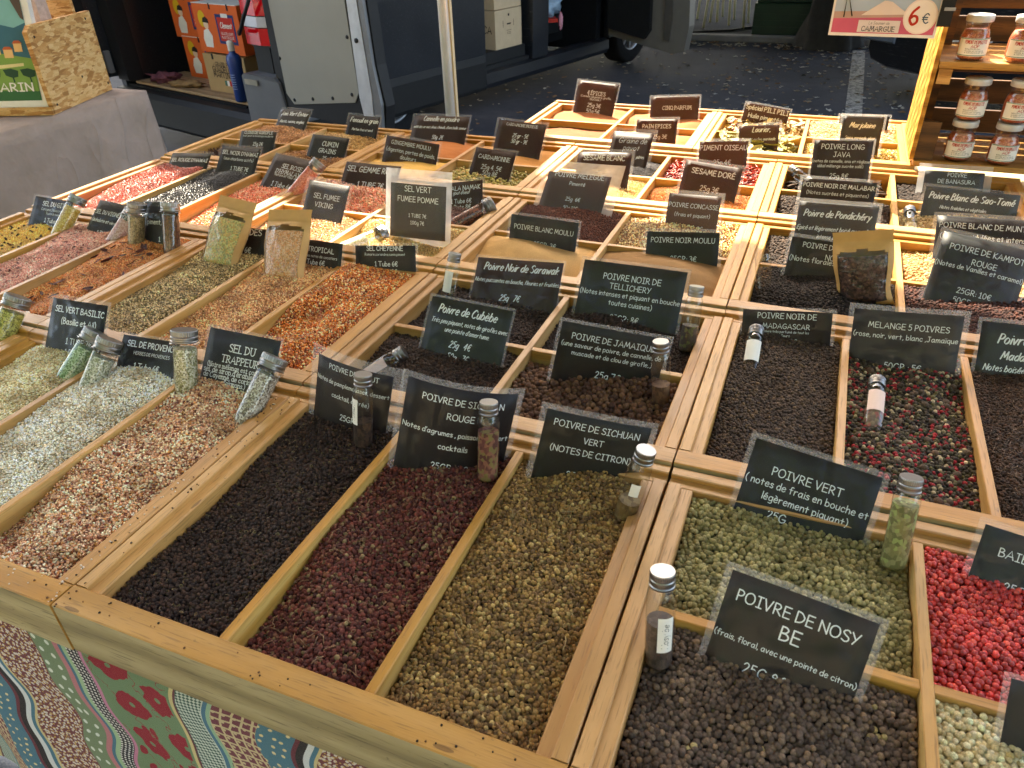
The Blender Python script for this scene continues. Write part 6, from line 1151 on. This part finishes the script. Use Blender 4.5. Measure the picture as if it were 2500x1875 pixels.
def slab(poly, o0, o1, name, mat, parent=None):
    n = len(poly); me = mesh(name, [rp(a, z, o0) for a, z in poly]+[rp(a, z, o1) for a, z in poly], [tuple(range(n)), tuple(range(2*n-1, n-1, -1))]+[((i+1) % n, i, n+i, n+(i+1) % n) for i in range(n)], [mat]); return obj(name, me, parent or rk)
sp_ = slab([(0, 0), (.44, 0), (.445, .31), (.03, .31), (.0, .29)], 0, -.018, 'side_board', M['osb'])
for a, z in ((.03, .03), (.42, .03), (.035, .27), (.40, .285), (.25, .09)): o = obj('screw', MB().lathe([(.005, 0), (.004, .0015)], 10).mesh('screw', [M['black']]), rk, rp(a, z, .0002)); o.rotation_euler = pn.to_track_quat('Z', 'Y').to_euler()
slab([(-.005, 0), (.40, 0), (.40, .015), (-.005, .015)], -.019, -.6, 'bottom_board', M['osb']); slab([(.36, .016), (.378, .016), (.378, .36), (.36, .36)], -.019, -.6, 'back_board', M['osb'])
slab([(-.012, .0), (-.0055, .0), (-.0055, .03), (-.012, .03)], -.0, -.6, 'front_lip', M['osb'])
def poster_mat():
    t = NT('poster print'); tc = t.new('TexCoord'); sx = t.new('SeparateXYZ'); t.link(tc.outputs['Generated'], sx.inputs[0]); return t
pc = {'sky': '7ab0b0', 'hill': '3c6a7c', 'sun': 'e0b050', 'field': '7a9c50', 'house': 'e0b880', 'roof': 'b86040', 'road': 'd8cc98', 'tree': '2c4a38', 'bark': '5c5048', 'dark': '3a6a44', 'white': 'e8e6e0'}
PM = {k_: printmat('poster '+k_, c) for k_, c in pc.items()}
# stack of posters leaning in the rack, faces turned to the left front (normal -dvn)
def pq(u, z, d): p = pn*(-.03-u)+dvn*d; return (p.x, p.y, z)
for i in range(5):
    n_ = 'poster'; d0 = .01+.006*i; sh = .03*i*0; me = mesh(n_, [pq(.0-.012+sh, .018+.004*i, d0), pq(.42, .018+.004*i, d0), pq(.42, .46+.004*i, d0+.10), pq(-.012+sh, .46+.004*i, d0+.10), pq(-.012, .018+.004*i, d0+.003), pq(.42, .018+.004*i, d0+.003), pq(.42, .46+.004*i, d0+.103), pq(-.012, .46+.004*i, d0+.103)], [(0, 1, 2, 3), (7, 6, 5, 4), (0, 4, 5, 1), (1, 5, 6, 2), (2, 6, 7, 3), (3, 7, 4, 0)], [PM['white']])
    o = obj(n_, me, None, rk.location); tag(o, ('front travel poster of a hill village, its lettering ending in ARIN' if i == 0 else ('', 'second', 'third', 'fourth', 'hindmost')[i]+' white poster edge of the stack in the rack'), 'poster', 'posters stacked in the rack')
    if i == 0: front = o
def art(name, poly, k, mat):      # (u,v) in 0..1 over the print area of the front poster
    def P(u, v): z = .05+v*.40; d = .01-.0006*k+(z-.018)/.442*.10; return pq(.015+u*.40, z, d)
    return obj(name, mesh(name, [P(*q) for q in poly], [tuple(range(len(poly)))], [mat]), front)
art('sky_print', [(0, 0), (1, 0), (1, 1), (0, 1)], 1, PM['sky']); art('hill_print', [(0, .3), (1, .3), (1, .58), (.8, .62), (.55, .6), (.3, .66), (.12, .62), (0, .66)], 2, PM['hill']); art('field_print', [(0, 0), (1, 0), (1, .42), (.6, .46), (.25, .40), (0, .36)], 3, PM['field']); art('dark_print', [(0, 0), (1, 0), (1, .10), (0, .08)], 4, PM['dark'])
art('road_print', [(.1, .30), (.45, .27), (.9, .20), (.95, .22), (.5, .30), (.1, .325)], 4, PM['road']); art('sun_print', [(.78+.05*math.cos(a/2.), .9+.04*math.sin(a/2.)) for a in range(13)], 4, PM['sun'])
for (u, v, w_, h_) in ((.18, .37, .09, .07), (.30, .40, .10, .09), (.42, .38, .09, .07), (.52, .42, .1, .1), (.66, .40, .1, .08), (.08, .42, .08, .07)): art('house_print', [(u, v), (u+w_, v), (u+w_, v+h_), (u, v+h_)], 5, PM['house']); art('roof_print', [(u-.01, v+h_), (u+w_+.01, v+h_), (u+w_*.8, v+h_+.025), (u+w_*.2, v+h_+.025)], 6, PM['roof'])
for u in (.05, .22, .40, .58): art('olive_print', [(u, .16), (u+.015, .16), (u+.02, .20), (u+.08, .22), (u+.10, .27), (u+.02, .28), (u-.05, .26), (u-.04, .21), (u+.005, .20)], 5, PM['tree'])
art('branch_print', [(.0, 1), (.06, 1), (.10, .86), (.03, .70), (.0, .68)], 6, PM['bark'])
tb = MB(); add_text(tb, "NIRAM", 0, 0, 1, 'bold', lambda a, b_, q: (a, b_, q)); xmax = max(p[0] for p in tb.v)
tb = MB(); add_text(tb, "MARIN", 0, 0, 1, 'bold', lambda a, b_, q: (a, b_, q)); mx = max(p[0] for p in tb.v)
def PT(a, b_, q): u = .05+(mx-a)/mx*.44; v_ = .085+b_*.07; z = .05+v_*.40; d = .01-.0055+(z-.018)/.442*.10-q; return pq(.015+u*.40, z, d)
obj('title_print', mesh('title_print', [PT(*p) for p in tb.v], tb.f, [PM['white']]), front)
MB().box((-.10, .0, 0), (0, .05, .20)).obj('paper_stack', [flat('pink grey paper edges', 'b09c90', .8, .2, 0, .2, 60)], rk, loc=rp(.20, .26, -.06))

# ------------------------------------------------------------------ crate shelf with pepper jars
M['crate'] = wood('crate wood', '8a5a2c', 'b07c44', 'c89860', .5, .8); M['crate_dark'] = wood('dark stained slats', '33200f', '54351c', '6e4a2a', .5, .8)
cr = thing('wooden_crate', 'wooden slatted crate used as a shelf for pepper jars', 'crate', (.199, 1.882, ZT+.002)); CW, CDp, CHt = .40, .26, .42
MB().box((.001, .0, .0), (CW-.001, CDp, .012), 0, .001).obj('bottom_board', [M['crate']], cr)
for x in (0, CW):
    for j in range(4): y = .002+j*.066; MB().box((x-.009, y, .013), (x, y+.058, CHt), 0, .001).obj('side_slat', [M['crate']], cr)
    s_ = 1 if x == 0 else -1
    for q in range(2):
        yy = .010+.205*q; b = MB(); pr3 = [(0, 0), (s_*.038, 0), (0, .042)]; tri = [(x+a+s_*.0005, yy+b_*(1 if q == 0 else 1), .0125) for a, b_ in pr3]+[(x+a+s_*.0005, yy+b_, .095 if q == 0 else CHt) for a, b_ in pr3]; b.add(tri, [(2, 1, 0), (3, 4, 5), (0, 1, 4, 3), (1, 2, 5, 4), (2, 0, 3, 5)]); b.obj('corner_block', [M['crate_dark']], cr)
for j in range(6): z = .018+j*.068; MB().box((-.008, CDp+.001, z), (CW, CDp+.011, z+.052), 0, .001).obj('back_slat', [M['crate_dark']], cr)
sh = MB().box((.002, .004, .205), (CW-.002, CDp-.003, .219), 0, .001).obj('shelf_board', [M['crate']], cr); MB().box((.004, .002, .175), (.030, .20, .2045)).obj('shelf_batten', [M['crate']], cr)
M['jarglass'] = glass('jar glass', (.97, .98, .975), .02, .02); M['lid'] = flat('white metal lid', 'c4c2be', .35, .5, .1, .05, 30); M['labelw'] = printmat('jar label', 'ece6dc'); M['green_p'] = printmat('green print', '2e6a4a'); M['espelette'] = fillmat('ground chili', ['c0603c', 'a84c2e', 'cc7c58', '98402a'], 900, .5)
def jar(x, y, z, rz, lab):
    t = thing('pepper_jar', lab, 'jar', (x, y, z), rz, 'glass jars of chili powder'); R = .033
    MB().lathe([(.0084, .002), (.0227, .0), (.0269, .004), (.0281, .012), (.0281, .042), (.0260, .052), (.0231, .060), (.0231, .066), (.0244, .071), (.0244, .078)], 32, 0, False).obj('jar_body', [M['jarglass']], t, True)
    MB().lathe([(.0067, .004), (.0218, .0035), (.0256, .008), (.0265, .014), (.0265, .042), (.0244, .051), (.0210, .058)], 28, 0, True).obj('chili_powder', [M['espelette']], t, True)
    MB().lathe([(.0249, .0735), (.0257, .0745), (.0257, .0845), (.0249, .086), (.0000, .0862)], 32, 0, False).obj('lid', [M['lid']], t, True)
    rl = .0285; a0 = -math.pi/2; lo = MB().lathe([(rl, .0105), (rl, .0445)], 24, 0, False, (a0-1.25, a0+1.25)).obj('paper_label', [M['labelw']], t, True)
    def mp(x_, y_, q): return ((rl+.00015+q)*math.cos(a0+x_/rl), (rl+.00015+q)*math.sin(a0+x_/rl), y_)
    for z0 in (.0115, .0428): MB().lathe([(rl+.0002, z0), (rl+.0002, z0+.0012)], 24, 0, False, (a0-1.25, a0+1.25)).obj('green_band', [M['green_p']], lo)
    tb = MB(); nat = text_width("PIMENT D'ESPELETTE", 'bold'); add_text(tb, "PIMENT D'ESPELETTE", -.021, .0345, .0062, 'bold', mp, 0, .043/(nat*.0062)); tb.obj('red_title', [M['red_p']], lo)
    tb = MB(); add_text(tb, "AOP", -.008, .0268, .0058, 'bold', mp); tb.obj('red_title', [M['red_p']], lo)
    for i, (w_, zz, tx) in enumerate(((.028, .0232, "BIXA ETA KLARA"), (.036, .0198, "poids et origine"), (.038, .0165, "a consommer de"))):
        nat = text_width(tx, 'bold'); tb = MB(); add_text(tb, tx, -.018, zz, .0022, 'bold', mp, 0, w_/(nat*.0022)); tb.obj('small_print', [M['black_p']], lo)
    return t
jz = ZT+.0145
for i, (x, y, z, rz, lab) in enumerate(((.286, 1.917, jz, .1, 'glass chili jar on the bottom shelf, left stack, lower'), (.370, 1.912, jz, .15, 'glass chili jar on the bottom shelf, right stack, lower'),
  (.287, 1.919, jz+.0866, .0, 'glass chili jar on top of the left stack'), (.372, 1.914, jz+.0866, .2, 'glass chili jar on top of the right stack'),
  (.257, 1.918, ZT+.2215, .05, 'glass chili jar at the left end of the upper shelf'), (.345, 1.914, ZT+.2215, .1, 'glass chili jar at the right of the upper shelf'))): jar(x, y, z, rz, lab)
# the Camargue price card clipped to the crate
cs = thing('price_card', 'pink bordered card reading Le Saunier de CAMARGUE 6 euros clipped to the crate', 'sign', (.074, 1.868, ZT+.268), math.radians(-3)); W2 = .205; H2 = .15
MB().box((-W2/2, -.0006, 0), (W2/2, .0006, H2), 0).obj('card', [printmat('card white', 'e6e0de')], cs)
def cdec(poly, k_, name, mat): return decal(poly, -.0008-.0003*k_, name, mat, cs)
pinkm = printmat('pink print', 'c8607c'); skym = printmat('pale blue print', 'a8b8cc'); saltm = printmat('salt print', 'dcccc4'); sandm = printmat('sand print', 'b89a90')
cdec([(-.098, .006), (.098, .006), (.098, .045), (-.098, .033)], 0, 'border_print', pinkm); cdec([(-.098, .036), (.098, .046), (.098, .146), (-.098, .146)], 1, 'water_print', skym); cdec([(-.098, .033), (.098, .040), (.098, .052), (-.098, .046)], 2, 'shore_print', sandm); cdec([(-.045, .040), (.045, .043), (.01, .066), (-.005, .068)], 3, 'salt_print', saltm)
for x in range(7): cdec([(-.03+.017*x, .075), (-.02+.017*x, .075), (-.02+.017*x, .082+.004*(x % 3)), (-.03+.017*x, .083)], 3, 'village_print', sandm)
MB().tube([(-.078, -.0022, .036), (-.078, -.0022, .085), (-.062, -.0022, .038)], .0012, 5).obj('figure_print', [M['black_p']], cs)
cdec([(-.047, .008), (.033, .008), (.033, .031), (-.047, .031)], 4, 'name_field', printmat('name field', 'dcd0d0')); cdec(disc(.067, .040, .033, 28, .95), 4, 'price_field', printmat('price field', 'ead8d0')); cdec(disc(.067, .040, .030, 28, .95), 5, 'price_inner', printmat('price inner', 'f0e4dc'))
line_text(cs, "CAMARGUE", -.007, -.0026, .0105, .064, 'slab', printmat('dark slate print', '46484e'), 'name_print'); line_text(cs, "Le Saunier de", -.007, -.0026, .0235, .040, 'hand', M['black_p'], 'name_print')
tb = MB(); add_text(tb, "6", .047, .025, .032, 'bold', lambda a, b_, q: (a, -.0028-q, b_)); tb.obj('price_print', [M['red_p']], cs); tb = MB(); add_text(tb, "€", .072, .028, .018, 'comic', lambda a, b_, q: (a, -.0028-q, b_)); tb.obj('price_print', [flat('slate print', '3c5068')], cs)
cl = thing('clip', 'black clip holding the price card on the crate', 'clip', (.186, 1.865, ZT+.291)); MB().box((-.012, -.012, 0), (.012, .010, .085), 0, .003).obj('clip_body', [M['black']], cl); MB().box((-.006, -.016, .03), (.014, -.0125, .036)).obj('clip_wire', [M['rim']], cl)

# ------------------------------------------------------------------ the square behind the photographer, seen only in reflections
def plaster():
    t = NT('ochre plaster'); n = t.noise(t.coord(), .6, 5, .6); t.set(t.ramp(n, [(.3, lin('7a6a54')), (.7, lin('94846c'))]), .9, .2); return t.m
bd = thing('town_house', 'ochre plastered town house across the square behind the viewer', 'building', (-2, -14, 0)); MB().box((-14, -.5, 0), (16, 0, 7)).obj('wall', [plaster()], bd)
shm = flat('grey green shutter', '7a8a80', .6); wg = flat('dark window pane', '1a2024', .1, .6)
for i in range(8):
    for j in range(2):
        x = -12+i*3.6; z = .9+j*2.8; wo = MB().box((x, .001, z), (x+1.0, .03, z+1.6)).obj('window', [wg], bd); MB().box((x-.52, .005, z-.02), (x-.02, .05, z+1.62)).obj('shutter', [shm], wo); MB().box((x+1.02, .005, z-.02), (x+1.52, .05, z+1.62)).obj('shutter', [shm], wo)
def tree(x, y, h, seed, lab):
    r = random.Random(seed); t = thing('plane_tree', lab, 'tree', (x, y, .03), 0, 'trees on the square behind the viewer')
    b = MB(); b.tube([(0, 0, 0), (.05, .02, h*.25), (-.04, .05, h*.45)], [.22, .17, .13], 10)
    ends = []
    for i in range(7): a = 6.28*i/7+r.random(); e = (2.1*math.cos(a), 2.1*math.sin(a), h*(.42+.5*r.random())); b.tube([(-.04, .05, h*.44), (e[0]*.4, e[1]*.4, h*.55), e], [.11, .07, .02], 7); ends.append(e)
    b.obj('trunk', [flat('plane bark', '8a8068', .9, .1, 0, .3, 5)], t, True); lb = MB()
    for i in range(3600):
        e = r.choice(ends); q = Vector((r.gauss(0, .75), r.gauss(0, .75), r.gauss(0, .75)))+Vector(e); s = r.uniform(.09, .19); n_ = Vector((r.gauss(0, 1), r.gauss(0, 1), r.gauss(0, 1))).normalized(); u_ = n_.orthogonal().normalized(); w_ = n_.cross(u_)
        lb.add([q-u_*s, q+w_*s*.7, q+u_*s, q-w_*s*.7], [(0, 1, 2, 3)], i % 2)
    lb.obj('crown', [flat('leaf green', '4c6a2c', .6, .3, 0, .3, 2), flat('light leaf green', '6c8438', .6, .3, 0, .3, 2)], t)
for i, (x, y, h) in enumerate(((-8.5, -6.0, 8), (-3.4, -5.2, 8.5), (1.6, -5.8, 8.5), (6.4, -5.4, 8))):
    tree(x, y, h, i+1, ('leftmost', 'second from left', 'second from right', 'rightmost')[i]+' of the plane trees behind the viewer')
